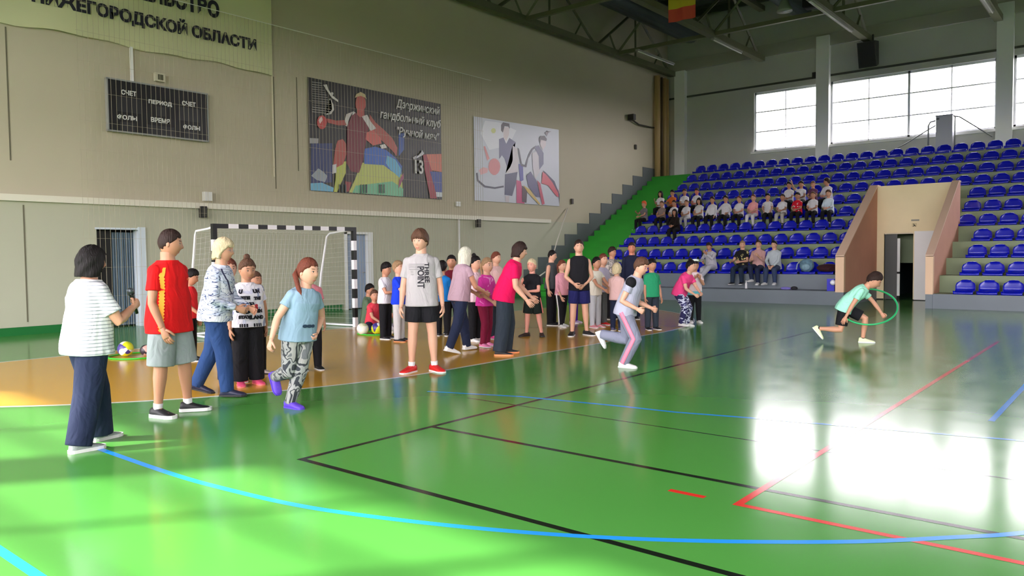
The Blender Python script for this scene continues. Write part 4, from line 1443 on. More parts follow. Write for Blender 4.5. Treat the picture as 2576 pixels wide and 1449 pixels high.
    fine.cur = 4
    fine.ball(hp_(0, -.56, -.018), (.10 * hh, .026 * hh, .014 * hh), 12, 6, Mh)
    fine.ball(hp_(0, -.61, -.020), (.078 * hh, .026 * hh, .017 * hh), 12, 6, Mh)
    fine.cur = 2
    fine.ball(hp_(.06, -.31, -.016), (.018 * hh, .014 * hh, .010 * hh), 6, 4, Mh)
    fine.ball(hp_(-.06, -.31, -.016), (.018 * hh, .014 * hh, .010 * hh), 6, 4, Mh)
    fine.cur = 0
    upv, fwv = np.array((0, 0, 1.0)), Mt @ np.array((0, 1.0, 0))
    for nm in 'RL':
        s_ = 1 if nm == 'R' else -1
        d = J['fd' + nm]
        wr = J['wr' + nm]
        q = abs(float(d @ fwv))
        t = unit((fwv * (1 - q) + upv * q) - d * float((fwv * (1 - q) + upv * q) @ d))
        if g('thumb' + nm) is not None:
            tv = np.array(g('thumb' + nm), float)
            t = unit(tv - d * float(tv @ d))
        nrm = np.cross(t, d) * (1 if nm == 'R' else -1)
        grip = g('grip' + nm, .22)
        a_ = H * (1.0 if not kid else .95)
        fine.tube([wr - d * .012 * a_, wr + d * .012 * a_, wr + d * .032 * a_, wr + d * .052 * a_, wr + d * .058 * a_], [(.0125 * a_, .0145 * a_), (.012 * a_, .017 * a_), (.0125 * a_, .0225 * a_), (.0105 * a_, .0235 * a_), (.007 * a_, .020 * a_)], 14, up=t)
        kn_ = 6 if lod else 5
        for i, (o_, ln) in enumerate(((.0175, .042), (.006, .047), (-.0055, .044), (-.0165, .035))):
            p0 = wr + d * (.052 - abs(i - 1.2) * .002) * a_ + t * o_ * a_
            sp_ = (o_ * 3.2) * (1 - grip)
            cs = [grip * 1.15, grip * 2.5, grip * 3.4]
            pts = [p0]
            for c0, fr in zip(cs, (.42, .33, .25)):
                dd = unit(d * math.cos(c0) + nrm * math.sin(c0) + t * sp_ * 1.6)
                pts.append(pts[-1] + dd * ln * fr * a_)
            fine.tube(pts, [.0058 * a_, .0056 * a_, .005 * a_, .0034 * a_], kn_ + 2)
        p0 = wr + d * .014 * a_ + t * .014 * a_
        d1_ = unit(d * .75 + t * .62 + nrm * .35)
        d2_ = unit(d * .9 + t * (.30 - .3 * grip) + nrm * (.30 + grip * .9))
        fine.tube([p0, p0 + d1_ * .026 * a_, p0 + d1_ * .026 * a_ + d2_ * .020 * a_, p0 + d1_ * .026 * a_ + d2_ * .029 * a_], [.0085 * a_, .0066 * a_, .0058 * a_, .0036 * a_], kn_ + 2)
        J['palm' + nm] = wr + d * .05 * a_ + nrm * .018 * a_
        J['nrm' + nm], J['th' + nm] = nrm, t
    me = ob.data
    v0 = len(me.vertices)
    allv = [tuple(v.co) for v in me.vertices] + fine.v
    polys = [tuple(p.vertices) for p in me.polygons]
    allf = polys + [tuple(i + v0 for i in f_) for f_ in fine.f]
    mi = [0] * len(polys) + fine.mi
    me2 = bpy.data.meshes.new('person')
    me2.from_pydata(allv, [], allf)
    for x in me.materials:
        me2.materials.append(x)
    me2.polygons.foreach_set('material_index', mi)
    me2.polygons.foreach_set('use_smooth', [True] * len(allf))
    ob.data = me2
    bpy.data.meshes.remove(me)

    # garments
    ea = (.0095 + .004 * top.get('ease', 0)) * H
    if topm is not None:
        mb = MB()
        tt0 = top.get('hem', -.10)
        torso(mb, ea * .9, tt0, 1.025, 1.0, n=24, droop=top.get('loose', .05))
        ln = top.get('sleeve', .55)
        for nm in 'RL':
            shp, el, wr = J['sh' + nm], J['el' + nm], J['wr' + nm]
            if ln <= 0:
                mb.ball(shp + Mc @ np.array((-.030 * H * (1 if nm == 'R' else -1), 0, .004 * H)), .034 * H * arm_w, 12, 8)
                continue
            rs = .0285 * H * arm_w + ea * .6
            mb.ball(shp + np.array((0, 0, -.003 * H)), rs * 1.04, 14, 10)
            if ln <= 1:
                e_ = lerp(shp, el, ln)
                mb.tube([shp, lerp(shp, e_, .5), e_], [rs, rs * .98, rs * .98 + .004 * H], 14)
            else:
                mb.tube([shp, lerp(shp, el, .5), el, lerp(el, wr, .5), lerp(el, wr, ln - 1.02)], [rs, rs * .92, rs * .84, rs * .74, rs * .62], 14)
        tp = solidify(mb, top.get('name', 't_shirt'), topm, ob, vox, 4)
    if botm is not None:
        mb = MB()
        eb = (.007 + bottom.get('ease', 0) * .006) * H
        torso(mb, eb, -.15, .16, 1.0, n=20)
        kind = bottom.get('kind', 'trousers')
        for nm in 'RL':
            s_ = 1 if nm == 'R' else -1
            hp, kn, ak = J['hp' + nm], J['kn' + nm], J['ak' + nm]
            mb.ball(hp + np.array((s_ * .004 * H, 0, .008 * H)), .053 * H * leg_w + eb * .8, 14, 10)
            if kind == 'shorts':
                L_ = bottom.get('len', .8)
                e_ = lerp(hp, kn, L_)
                fl_ = bottom.get('flare', .010) * H
                mb.tube([hp, lerp(hp, e_, .5), e_], [.054 * H * leg_w + eb, .050 * H * leg_w + eb + fl_ * .4, .042 * H * leg_w + eb + fl_ * .8], 16)
            else:
                lo = bottom.get('wide', .4)
                r0, r1, r2, r3 = .054 * H * leg_w, lerp(.038, .050, lo) * H * leg_w, lerp(.0345, .048, lo) * H * leg_w, lerp(.0225, .047, lo) * H * leg_w
                end = lerp(kn, ak, bottom.get('len', 1.05))
                mb.tube([hp, lerp(hp, kn, .35), lerp(hp, kn, .85), kn, lerp(kn, ak, .3), lerp(kn, ak, .75), end], [r0 + eb, lerp(r0, r1, .35) + eb, r1 + eb, r1 * .98 + eb, r2 + eb, lerp(r2, r3, .7) + eb, r3 + eb], 16)
        bt = solidify(mb, bottom.get('name', kind), botm, ob, vox, 4)
        if bottom.get('stripe') is not None:
            for nm in 'RL':
                s_ = 1 if nm == 'R' else -1
                hp, kn, ak = J['hp' + nm], J['kn' + nm], J['ak' + nm]
                sb_ = MB()
                lo = bottom.get('wide', .4)
                rr = [.058 * leg_w, lerp(.058, lerp(.038, .050, lo), .5) * leg_w, lerp(.038, .050, lo) * leg_w, lerp(.0345, .048, lo) * leg_w, lerp(.0225, .047, lo) * leg_w]
                cs = [hp, lerp(hp, kn, .5), kn, lerp(kn, ak, .5), lerp(kn, ak, 1.0)]
                if kind == 'shorts':
                    cs, rr = [hp, lerp(hp, kn, .4), lerp(hp, kn, bottom.get('len', .8))], [.058 * leg_w, .058 * leg_w + .004, .055 * leg_w + .006]
                wd = bottom.get('stripe_w', .02) * H
                vs = []
                for i, (p, r0) in enumerate(zip(cs, rr)):
                    dd = unit(cs[min(i + 1, len(cs) - 1)] - cs[max(0, i - 1)])
                    ox = unit(np.array((s_, 0, 0)) - dd * dd[0] * s_)
                    oy = np.cross(dd, ox)
                    rad = r0 * H + eb + .004 * H
                    for aa in (-1, 0, 1):
                        ph = aa * wd / 2 / rad
                        vs.append(p + (ox * math.cos(ph) + oy * math.sin(ph)) * rad)
                    for aa in (1, 0, -1):
                        ph = aa * wd / 2 / rad
                        vs.append(p + (ox * math.cos(ph) + oy * math.sin(ph)) * (rad - .012))
                fs = []
                for i in range(len(cs) - 1):
                    for j in range(6):
                        a0 = i * 6 + j
                        a1 = i * 6 + (j + 1) % 6
                        fs.append((a0, a1, a1 + 6, a0 + 6))
                sb_.add(vs, fs)
                sb_.build('side_stripe', bottom['stripe'], bt, True)
    # socks and shoes
    for nm in 'RL':
        Mf, ak = J['Mf' + nm], J['ak' + nm]
        if g('socks') is not None:
            MB().tube([ak + Mf @ np.array((0, 0, -.02 * H)), ak, ak - J['sd' + nm] * .035 * H * g('sock_h', 1.0)], [.0235 * H, .0225 * H, .0245 * H], 14).build('sock', g('socks'), ob, True)
        if shoes is None:
            continue
        mb = MB()
        L_, W_ = .160 * H, .029 * H
        prof = [(-.30, .55, .62, .30), (-.27, .80, 1.2, .42), (-.15, .92, 1.35, .50), (.05, .95, 1.20, .48), (.22, 1.0, .92, .42), (.42, 1.08, .68, .36), (.58, .98, .54, .30), (.68, .62, .40, .24), (.70, .30, .25, .2)]
        n = 14
        vs = []
        for yy, ws, hs, so in prof:
            for i in range(n):
                a = 2 * PI * i / n
                xx = math.copysign(abs(math.cos(a)) ** .7, math.cos(a)) * W_ * ws
                zz = (math.sin(a) * .5 + .5)
                zz = zz ** .85 * .042 * H * hs
                if i > n // 2:
                    zz *= .8
                vs.append(ak + Mf @ np.array((xx, yy * L_ + .006 * H, zz - an)))
        fs = [tuple(range(n)), tuple(range((len(prof) - 1) * n, len(prof) * n))[::-1]]
        mi = [0, 0]
        for i in range(len(prof) - 1):
            for j in range(n):
                fs.append((i * n + (j + 1) % n, i * n + j, (i + 1) * n + j, (i + 1) * n + (j + 1) % n))
        mb.cur = 0
        mb.add(vs, fs)
        mb.tube([ak + Mf @ np.array((0, -.004 * H, -.022 * H)), ak + Mf @ np.array((0, -.004 * H, -.002 * H))], [(.027 * H, .032 * H), (.0245 * H, .027 * H)], 14, up=Mf[:, 1])
        sh_ = mb.build('shoe', shoes[0], ob, True)
        so_ = MB()
        pts = [(-.32, .66), (-.24, .92), (0, .96), (.25, 1.04), (.45, 1.14), (.60, 1.02), (.70, .68), (.73, .3)]
        ring = [(W_ * w_, y_) for y_, w_ in pts] + [(-W_ * w_, y_) for y_, w_ in pts[::-1]]
        th_ = g('sole', .010) * H
        vs = [ak + Mf @ np.array((x_, y_ * L_ + .006 * H, z_ - an)) for z_ in (0, th_) for x_, y_ in ring]
        q = len(ring)
        so_.add(vs, [tuple(range(q))[::-1], tuple(range(q, 2 * q))] + [(i, (i + 1) % q, q + (i + 1) % q, q + i) for i in range(q)])
        so_.build('sole', shoes[1], sh_)
    # hair
    if hair is not None:
        st, hm = hair[0], hair[1]
        line_, t_top, t_side, drop = HAIR[st]
        hb_ = MB()
        n_, m_ = ((44, 34), (28, 22), (18, 14))[2 - lod]
        dirs, fs = sphere_dirs(n_, m_)
        vs = []
        rnd = random.Random(int(H * 1000 + X * 100))
        ph_ = rnd.random() * 6
        for d in dirs:
            x, y, z = d
            az = abs(math.degrees(math.atan2(x, y)))
            lim = interp(az, line_) + (.045 * math.sin(az * .17 + ph_) + .03 * math.sin(az * .43 + ph_ * 2 + (1.5 if x > 0 else 0))) * (1 if st != 'bob' else .4)
            p = head_point(d, hh)
            over = z - lim
            if st in ('bob', 'long', 'short_bob') and z < .15 and lim < -.3:
                q = min(1, (.15 - z) / .35)
                rad = math.hypot(x, y)
                hz_ = max(math.hypot(x, y), .0001)
                ex = np.array((x / hz_ * .335, y / hz_ * .40, 0)) * hh * (1.0 if z > -.9 else max(0.0, (1 + z) / .1))
                p = np.array((lerp(p[0], ex[0], q), lerp(p[1], ex[1], q), p[2] * (drop if z < 0 else 1)))
            tk = lerp(t_side, t_top, min(1, max(0, z * 1.3)))
            wob = 1 + .16 * math.sin(az * .11 + z * 7 + ph_) + .10 * math.sin(az * .31 + ph_ * 3)
            e_ = min(1, max(-1, over / .10))
            if e_ >= 0:
                k_ = tk * wob * (.35 + .65 * e_)
            else:
                k_ = -.10 * min(1, -e_) + .0 * tk
            if z < -.93 and st in ('bob', 'long'):
                k_ = 0
            dd = np.array((x, y, z * (1 if st not in ('bob', 'long') else .4)))
            vs.append(hc + Mh @ (p + unit(dd) * k_ * hh))
        hb_.add(vs, fs)
        if st == 'bob' or st == 'long':
            pass
        ho = hb_.build('hair', hm, ob, True)
        ex = MB()
        B = lambda p: hc + Mh @ (np.array(p) * hh)
        if 'bun' in hair[2:]:
            ex.ball(B((0, -.12, .58)), .15 * hh, 14, 10)
            ex.build('bun', hm, ho, True)
        if 'tail' in hair[2:]:
            tw = k.get('tail', [(0, -.42, .25), (0, -.56, .1), (.0, -.56, -.3), (.0, -.46, -.7), (0, -.42, -1.0)])
            ex.tube([B(p) for p in tw], [x * hh for x in np.interp(np.linspace(0, 1, len(tw)), [0, .25, .6, 1], [.06, .10, .085, .02])], 12)
            ex.build('ponytail', hm, ho, True)
    if DEBUG_P:
        Mw = Matrix.Translation((X, Y, g('z', 0.0))) @ Matrix.Rotation(rz, 4, 'Z')
        def px(q):
            c__ = cam.matrix_world.inverted() @ (Mw @ Vector(q))
            return '%4d,%4d' % (1288 + 1938.1 * c__.x / -c__.z, 724.5 - 1938.1 * c__.y / -c__.z)
        print('PP', label[:40].ljust(40), 'top', px(hc + np.array((0, 0, hh * .52))), 'hip', px(off), 'shR', px(J['shR']), 'shL', px(J['shL']), 'elR', px(J['elR']), 'elL', px(J['elL']), 'wrR', px(J['wrR']), 'wrL', px(J['wrL']), 'knR', px(J['knR']), 'knL', px(J['knL']), 'soR', px(J['soR']), 'soL', px(J['soL']))
    ob.location = (X, Y, g('z', 0.0))
    ob.rotation_euler = (0, 0, rz)
    tag(ob, label, g('cat', 'person'), g('group'))
    return ob, J, surf, dict(H=H, hc=hc, Mh=Mh, hh=hh, ea=ea, spine=spine)


def decal(info, surf, verts, faces, t_c, ang_c, name, m, parent, ease=None, thick=.004):
    """flat print wrapped on the shirt front: verts (x across, z up) in metres about the point (t_c, ang_c)"""
    H = info['H']
    p0, _ = info['spine'](0)
    p1, _ = info['spine'](1)
    T = np.linalg.norm(p1 - p0)
    e_ = info['ea'] * 1.0 + .006 if ease is None else ease
    vs = []
    for v in verts:
        t = t_c + v[1] / T
        a = ang_c - math.degrees(v[0] / (.085 * H)) * .75
        vs.append(surf(t, a, e_))
    b = MB()
    b.add(vs, faces)
    return b.build(name, m, parent)


# fabrics
def folds(k):
    tc = k.n('TexCoord')
    mp = k.n('Mapping')
    mp.inputs['Scale'].default_value = (1.0, 1.0, .55)
    no = k.n('TexNoise')
    no.inputs['Scale'].default_value = 6.5
    no.inputs['Detail'].default_value = 2.5
    no.inputs['Distortion'].default_value = 1.4
    bp = k.n('Bump')
    bp.inputs['Strength'].default_value = .55
    bp.inputs['Distance'].default_value = .05
    k.l(tc.outputs['Object'], mp.inputs[0])
    k.l(mp.outputs[0], no.inputs['Vector'])
    k.l(no.outputs['Fac'], bp.inputs['Height'])
    k.l(bp.outputs[0], k.b.inputs['Normal'])
def fabric(name, c, var=.06):
    if name in _mats:
        return _mats[name]
    k = NT(name)
    k.b.inputs['Base Color'].default_value = rgb(c)
    k.b.inputs['Roughness'].default_value = .85
    k.b.inputs['Specular IOR Level'].default_value = .2
    folds(k)
    _mats[name] = k.m
    return k.m
def striped(name, c1, c2, freq, duty=.5, axis='Z', noise=0.0):
    if name in _mats:
        return _mats[name]
    k = NT(name)
    tc = k.n('TexCoord')
    sp = k.n('SeparateXYZ')
    k.l(tc.outputs['Object'], sp.inputs[0])
    src = sp.outputs[axis]
    if noise:
        no = k.n('TexNoise')
        no.inputs['Scale'].default_value = 9
        k.l(tc.outputs['Object'], no.inputs['Vector'])
        ma = k.n('Math', operation='MULTIPLY_ADD')
        k.l(no.outputs['Fac'], ma.inputs[0])
        ma.inputs[1].default_value = noise
        k.l(src, ma.inputs[2])
        src = ma.outputs[0]
    mu = k.n('Math', operation='MULTIPLY')
    mu.inputs[1].default_value = freq
    k.l(src, mu.inputs[0])
    fr = k.n('Math', operation='FRACT')
    k.l(mu.outputs[0], fr.inputs[0])
    gt = k.n('Math', operation='GREATER_THAN')
    gt.inputs[1].default_value = duty
    k.l(fr.outputs[0], gt.inputs[0])
    mx = k.n('Mix', data_type='RGBA')
    mx.inputs[6].default_value = rgb(c1)
    mx.inputs[7].default_value = rgb(c2)
    k.l(gt.outputs[0], mx.inputs[0])
    k.l(mx.outputs[2], k.b.inputs['Base Color'])
    k.b.inputs['Roughness'].default_value = .85
    k.b.inputs['Specular IOR Level'].default_value = .2
    folds(k)
    _mats[name] = k.m
    return k.m
def blotch(name, cols, scale, kind='noise', stretch=(1, 1, 1)):
    """cols: list of (position, colour)"""
    if name in _mats:
        return _mats[name]
    k = NT(name)
    tc = k.n('TexCoord')
    mp = k.n('Mapping')
    mp.inputs['Scale'].default_value = stretch
    k.l(tc.outputs['Object'], mp.inputs[0])
    if kind == 'noise':
        no = k.n('TexNoise')
        no.inputs['Scale'].default_value = scale
        no.inputs['Detail'].default_value = 1.5
        no.inputs['Distortion'].default_value = .6
        out = no.outputs['Fac']
    else:
        no = k.n('TexVoronoi')
        no.inputs['Scale'].default_value = scale
        sc = k.n('SeparateColor')
        k.l(no.outputs['Color'], sc.inputs[0])
        out = sc.outputs[0]
    k.l(mp.outputs[0], no.inputs['Vector'])
    cr = k.n('ValToRGB')
    cr.color_ramp.interpolation = 'CONSTANT'
    els = cr.color_ramp.elements
    els[0].position, els[0].color = cols[0][0], rgb(cols[0][1])
    els[1].position, els[1].color = cols[1][0], rgb(cols[1][1])
    for p_, c_ in cols[2:]:
        e = els.new(p_)
        e.color = rgb(c_)
    k.l(out, cr.inputs[0])
    k.l(cr.outputs[0], k.b.inputs['Base Color'])
    k.b.inputs['Roughness'].default_value = .85
    k.b.inputs['Specular IOR Level'].default_value = .2
    folds(k)
    _mats[name] = k.m
    return k.m
def hairm(name, c):
    if name in _mats:
        return _mats[name]
    k = NT(name)
    tc = k.n('TexCoord')
    mp = k.n('Mapping')
    mp.inputs['Scale'].default_value = (90, 90, 9)
    no = k.n('TexNoise')
    no.inputs['Scale'].default_value = 1.0
    no.inputs['Detail'].default_value = 3
    no.inputs['Distortion'].default_value = .5
    k.l(tc.outputs['Object'], mp.inputs[0])
    k.l(mp.outputs[0], no.inputs['Vector'])
    mx = k.n('Mix', data_type='RGBA')
    mx.inputs[6].default_value = rgb([v * .62 for v in c])
    mx.inputs[7].default_value = rgb([min(255, v * 1.28) for v in c])
    k.l(no.outputs['Fac'], mx.inputs[0])
    k.l(mx.outputs[2], k.b.inputs['Base Color'])
    bp = k.n('Bump')
    bp.inputs['Strength'].default_value = .8
    bp.inputs['Distance'].default_value = .012
    k.l(no.outputs['Fac'], bp.inputs['Height'])
    k.l(bp.outputs[0], k.b.inputs['Normal'])
    k.b.inputs['Roughness'].default_value = .6
    k.b.inputs['Specular IOR Level'].default_value = .18
    _mats[name] = k.m
    return k.m
# ------------------------------------------------------------------ who is in the hall
F = fabric
BLACK = F('black_cloth', (26, 26, 30)); NAVY = F('navy_cloth', (34, 42, 66)); WHITE = F('white_cloth', (214, 212, 216))
LGREY = F('light_grey_cloth', (186, 186, 186)); DGREY = F('dark_grey_cloth', (70, 74, 76)); PALEPINK = F('pale_pink_cloth', (226, 186, 182))
RED = F('red_cloth', (214, 24, 26)); SLATE = F('slate_cloth', (44, 52, 62)); JEANS = F('blue_jeans', (40, 66, 112), .15)
H_BLACK = hairm('black_hair', (24, 20, 20)); H_DBROWN = hairm('dark_brown_hair', (48, 34, 30)); H_BROWN = hairm('brown_hair', (88, 62, 48))
H_BLOND = hairm('blond_hair', (206, 184, 148)); H_ASH = hairm('ash_blond_hair', (150, 120, 90)); H_AUB = hairm('auburn_hair', (104, 56, 42)); H_PALE = hairm('pale_blond_hair', (216, 204, 182))
RUB_W = mat('white_rubber', (222, 222, 220), .5); RUB_B = mat('black_rubber', (30, 30, 32), .6); RUB_O = mat('orange_rubber', (226, 140, 84), .5)
S_BLACK = mat('black_shoe', (28, 28, 32), .6); S_WHITE = mat('white_shoe', (226, 226, 224), .5); S_GREY = mat('grey_mesh_shoe', (150, 158, 156), .7, var=.2, scale=60)
S_RED = mat('red_shoe', (206, 34, 34), .5); S_PINK = mat('pink_shoe', (232, 86, 126), .5); S_BROWN = mat('dark_brown_shoe', (52, 38, 32), .6)
SK1, SK2, SK3, SK4 = (204, 152, 124), (198, 146, 118), (186, 134, 106), (208, 160, 134)
HIDE = dict(lod=1)

# woman with the microphone
M_t = striped('white_grey_stripe_cloth', (222, 222, 224), (150, 156, 162), 36, .74)
o, J, sf, I = person((2.54, 6.43), 1.60, 118, 'person with black bobbed hair in a striped white tee holding a microphone',
    dict(m=M_t, loose=.06, ease=.6, hem=-.16, sleeve=.72), dict(m=NAVY, kind='trousers', wide=.75, ease=.8, len=1.04), (S_GREY, RUB_W), ('bob', H_BLACK), SK2,
    w=1.2, fem=1, lod=2, armR=(24, 14, 118, -26), gripR=.85, armL=(8, 16, 24, -4), legR=(-10, 4, -14, 3), legL=(16, 4, 6, 3), footR=(0, 4), footL=(0, 10), lean=4, hpitch=4, hyaw=-8, sole=.016, thumbR=(0, 0, 1))
def at_hand(o, J, nm):
    M = Matrix.Translation(o.location) @ Matrix.Rotation(o.rotation_euler.z, 4, 'Z')
    q = lambda p: np.array(M @ Vector(p))
    Rm = np.array(M.to_3x3())
    return q(J['palm' + nm]), Rm @ J['th' + nm], Rm @ J['fd' + nm], Rm @ J['nrm' + nm]
p, t, d, n = at_hand(o, J, 'R')
p = p + n * .004
mic = MB().tube([p - t * .10, p - t * .02, p + t * .06, p + t * .085], [.012, .015, .0175, .019], 14).build('microphone', mat('black_microphone', (24, 24, 26), .4), None, True)
tag(mic, 'black handheld microphone raised in the hand of the person with bobbed hair', 'microphone')
MB().ball(p + t * .108, .028, 16, 12).build('microphone_head', mat('grey_wire_mesh', (84, 92, 96), .4, .6), mic, True)
MB().tube([p + t * .08, p + t * .092], .026, 16).build('collar_ring', mat('dark_ring', (50, 54, 58), .3, .8), mic, True)

# teenager in red
o, J, sf, I = person((3.55, 7.09), 1.75, 48, 'teenager in a red football shirt with yellow side trim and grey shorts',
    dict(m=RED, loose=.14, hem=-.22, sleeve=.62, name='football_shirt'), dict(m=F('grey_shorts_cloth', (146, 154, 156)), kind='shorts', len=1.0, flare=.016, ease=1), (S_BLACK, RUB_W), ('crop', H_DBROWN), SK3,
    w=1.06, lod=2, armR=(2, 10, 22, -4), armL=(-16, 8, 4, 0), legR=(-2, 4, -4, 3), legL=(6, 6, 0, 5), footR=(0, 4), footL=(0, 34), hyaw=36, hpitch=6, socks=F('white_sock', (225, 225, 225)), brow=(48, 34, 28), sole=.018)
b = MB(); vs = []; n_ = 40
for i in range(n_ + 1):
    tt = .90 - 1.08 * i / n_
    a = 62 if tt > .7 else 62
    wd = 6.5 + (4 if i % 2 else 0)
    if tt > .78:
        wd = 12 + (tt - .78) * 60
    for e in (I['ea'] + .004, I['ea'] - .012):
        vs += [sf(tt, a - wd, e), sf(tt, a + wd, e)]
b.add(vs, [(4 * i, 4 * i + 1, 4 * i + 5, 4 * i + 4) for i in range(n_)] + [(4 * i + 2, 4 * i + 6, 4 * i + 7, 4 * i + 3) for i in range(n_)])
b.build('yellow_trim', mat('yellow_trim', (232, 150, 30), .7), o, True)
vs, fs = text_mesh('e', .05, 1, .004)
decal(I, sf, [(v[0], v[1] * .8) for v in vs], fs, .70, -22, 'chest_badge', mat('orange_badge', (238, 120, 60), .7), o)
MB().ball(J['wrL'], (.026, .026, .014), 12, 8).build('wristband', BLACK, o, True)

# blond woman in jeans
M_b = blotch('blue_white_line_print', [(0, (206, 214, 230)), (.40, (70, 82, 116)), (.425, (196, 206, 228)), (.49, (58, 68, 104)), (.51, (212, 218, 232)), (.58, (90, 104, 140)), (.595, (222, 226, 234))], 4.5, 'noise', (1.0, 1.0, 4.0))
o, J, sf, I = person((4.29, 7.73), 1.69, 72, 'person with short blond hair in a blue white printed long sleeve top and jeans, clapping',
    dict(m=M_b, loose=.06, hem=-.12, sleeve=1.95, name='blouse'), dict(m=JEANS, kind='trousers', name='jeans', wide=.35, len=1.05), (mat('navy_shoe', (40, 42, 66), .5), RUB_B), ('short_bob', H_BLOND), SK2,
    w=1.14, fem=1, lod=2, lean=9, armR=(0, 14, 66, -30), armL=(16, 8, 62, -26), gripR=.35, gripL=.3, legR=(14, 2, 4, 1), legL=(-12, 3, -26, 2), footR=(0, 6), footL=(16, 10), hyaw=-6, hpitch=4, brow=(130, 100, 76))
b = MB(); n_ = 14; vs = []
for i in range(n_ + 1):
    tt = .96 - .5 * i / n_
    a = 66 - 56 * i / n_
    for e in (I['ea'] + .010, I['ea'] - .004):
        vs += [sf(tt, a - 4, e), sf(tt, a + 4, e)]
b.add(vs, [(4 * i, 4 * i + 1, 4 * i + 5, 4 * i + 4) for i in range(n_)])
b.build('lanyard', mat('dark_blue_lanyard', (30, 34, 70), .7), o, True)
vs = []
g_ = MB()
for sx in (-1, 1):
    c = I['hc'] + I['Mh'] @ (np.array((sx * .14, .40, .035)) * I['hh'])
    g_.tube([c + I['Mh'] @ np.array((math.cos(t) * .020, 0, math.sin(t) * .014)) for t in np.linspace(0, 2 * PI, 13)], .0016, 6, cap=False)
    g_.tube([c + I['Mh'] @ np.array((sx * .02, 0, 0)), c + I['Mh'] @ np.array((sx * .034, -.09, .004))], .0016, 6)
g_.build('glasses', mat('thin_metal_rim', (170, 170, 175), .3, .8), o, True)

# girl in the letter print
M_l = blotch('letter_print_base', [(0, (150, 156, 186)), (.36, (224, 220, 228)), (.60, (206, 206, 224)), (.70, (236, 232, 236))], 7, 'noise')
o, J, sf, I = person((4.92, 8.02), 1.47, 14, 'child in a white tee covered with black letters, black trousers and pink shoes',
    dict(m=M_l, loose=.08, hem=-.10, sleeve=.55), dict(m=BLACK, kind='trousers', wide=.8, ease=.5, len=1.0), (S_PINK, mat('pink_rubber', (236, 130, 120), .5)), ('tied', H_BROWN, 'bun'), SK3,
    w=1.26, lod=2, armR=(4, 12, 10, 2), armL=(-14, 16, -4, 6), legR=(0, 3, 0, 1), legL=(-2, 3, -2, 2), hyaw=10, hpitch=12)
for i, (s, t_, a_, sz) in enumerate((('U', .80, 26, .06), ('UN', .80, -22, .055), ('ISTE', .64, 14, .045), ('THE', .62, -24, .045), ('AID', .50, 30, .045), ('LIS', .48, 0, .05), ('U', .30, 8, .07), ('GO', .32, 32, .05), ('NIN', .30, -24, .05), ('STAY', .16, 16, .045), ('LAND', .14, -20, .05), ('I I I I', -.05, 18, .04), ('I I I I', -.05, -18, .04))):
    vs, fs = text_mesh(s, sz, .95, .005)
    decal(I, sf, [(v[0], v[1]) for v in vs], fs, t_, a_, 'printed_letters', mat('print_black', (32, 32, 44), .7), o)
vs, fs = text_mesh('S', .075, .9, .006)
decal(I, sf, [(v[0], v[1]) for v in vs], fs, .40, -16, 'printed_letters', mat('print_red', (214, 50, 70), .7), o)

person((4.90, 8.36), 1.47, 16, 'child with auburn hair half hidden between the blond person and the letter print tee', dict(m=LGREY), dict(m=NAVY, wide=.5), (S_RED, RUB_W), ('tied', H_AUB), SK4, w=1.05, socks=F('white_sock', (225, 225, 225)))
person((5.43, 8.66), 1.30, 40, 'child hidden behind the letter print tee, only the black and white sneakers and trousers showing', dict(m=DGREY), dict(m=BLACK, wide=.5), (mat('pale_pink_shoe', (226, 206, 200), .5), RUB_B), ('tied', H_BROWN), SK3, armL=(0, 4, 10, 0), armR=(0, 4, 10, 0))
person((5.60, 10.62), 1.32, 70, 'child in a red tee between the red shirt teenager and the blond person', dict(m=F('crimson_red_cloth', (214, 40, 44))), dict(m=BLACK, wide=.4), (S_BLACK, RUB_W), ('short', H_BLACK), SK3, armR=(14, 6, 50, -8), hpitch=18)

# running girl
M_leg = blotch('leaf_print_leggings', [(0, (60, 64, 70)), (.40, (156, 158, 156)), (.48, (62, 66, 70)), (.525, (162, 162, 158)), (.60, (108, 112, 114))], 8.5, 'noise', (1, 1, .7))
o, J, sf, I = person((4.41, 6.41), 1.50, 34, 'running child with a long auburn ponytail, light blue tee, patterned leggings and violet shoes',
    dict(m=F('light_blue_cloth', (134, 162, 180)), loose=.05, hem=-.10, sleeve=.5), dict(m=M_leg, kind='trousers', name='leggings', wide=.10, ease=.2), (mat('violet_shoe', (96, 66, 196), .6), mat('violet_rubber', (86, 60, 186), .6)), ('tied', H_AUB, 'tail'), SK4,
    w=1.12, lod=2, anchor='L', lean=12, side=-6, armR=(-12, 32, 4, 22), armL=(-18, 26, 34, -38), gripR=.5, gripL=.6, legL=(-2, -8, -18, -9), legR=(-8, 2, -74, -10), footL=(0, 6), footR=(58, 4), hyaw=14, hpitch=4,
    tail=[(.12, -.38, .12), (.36, -.30, -.10), (.44, -.06, -.55), (.42, .12, -.95), (.36, .20, -1.35)], brow=(120, 84, 62), socks=F('pale_sock', (206, 196, 214)))
vs, fs = text_mesh('ooo', .05, 1.2, .006)
decal(I, sf, [(v[0], v[1]) for v in vs], fs, .26, -4, 'small_print', mat('print_teal', (60, 84, 110), .7), o)
person((6.08, 8.42), 1.38, 12, 'child hidden behind the running one with the ponytail, black trousers and black shoes', dict(m=F('rose_cloth', (196, 120, 130))), dict(m=BLACK, wide=.3), (S_BLACK, RUB_W), ('tied', H_BROWN), SK3, armR=(6, 12, 30, -10))

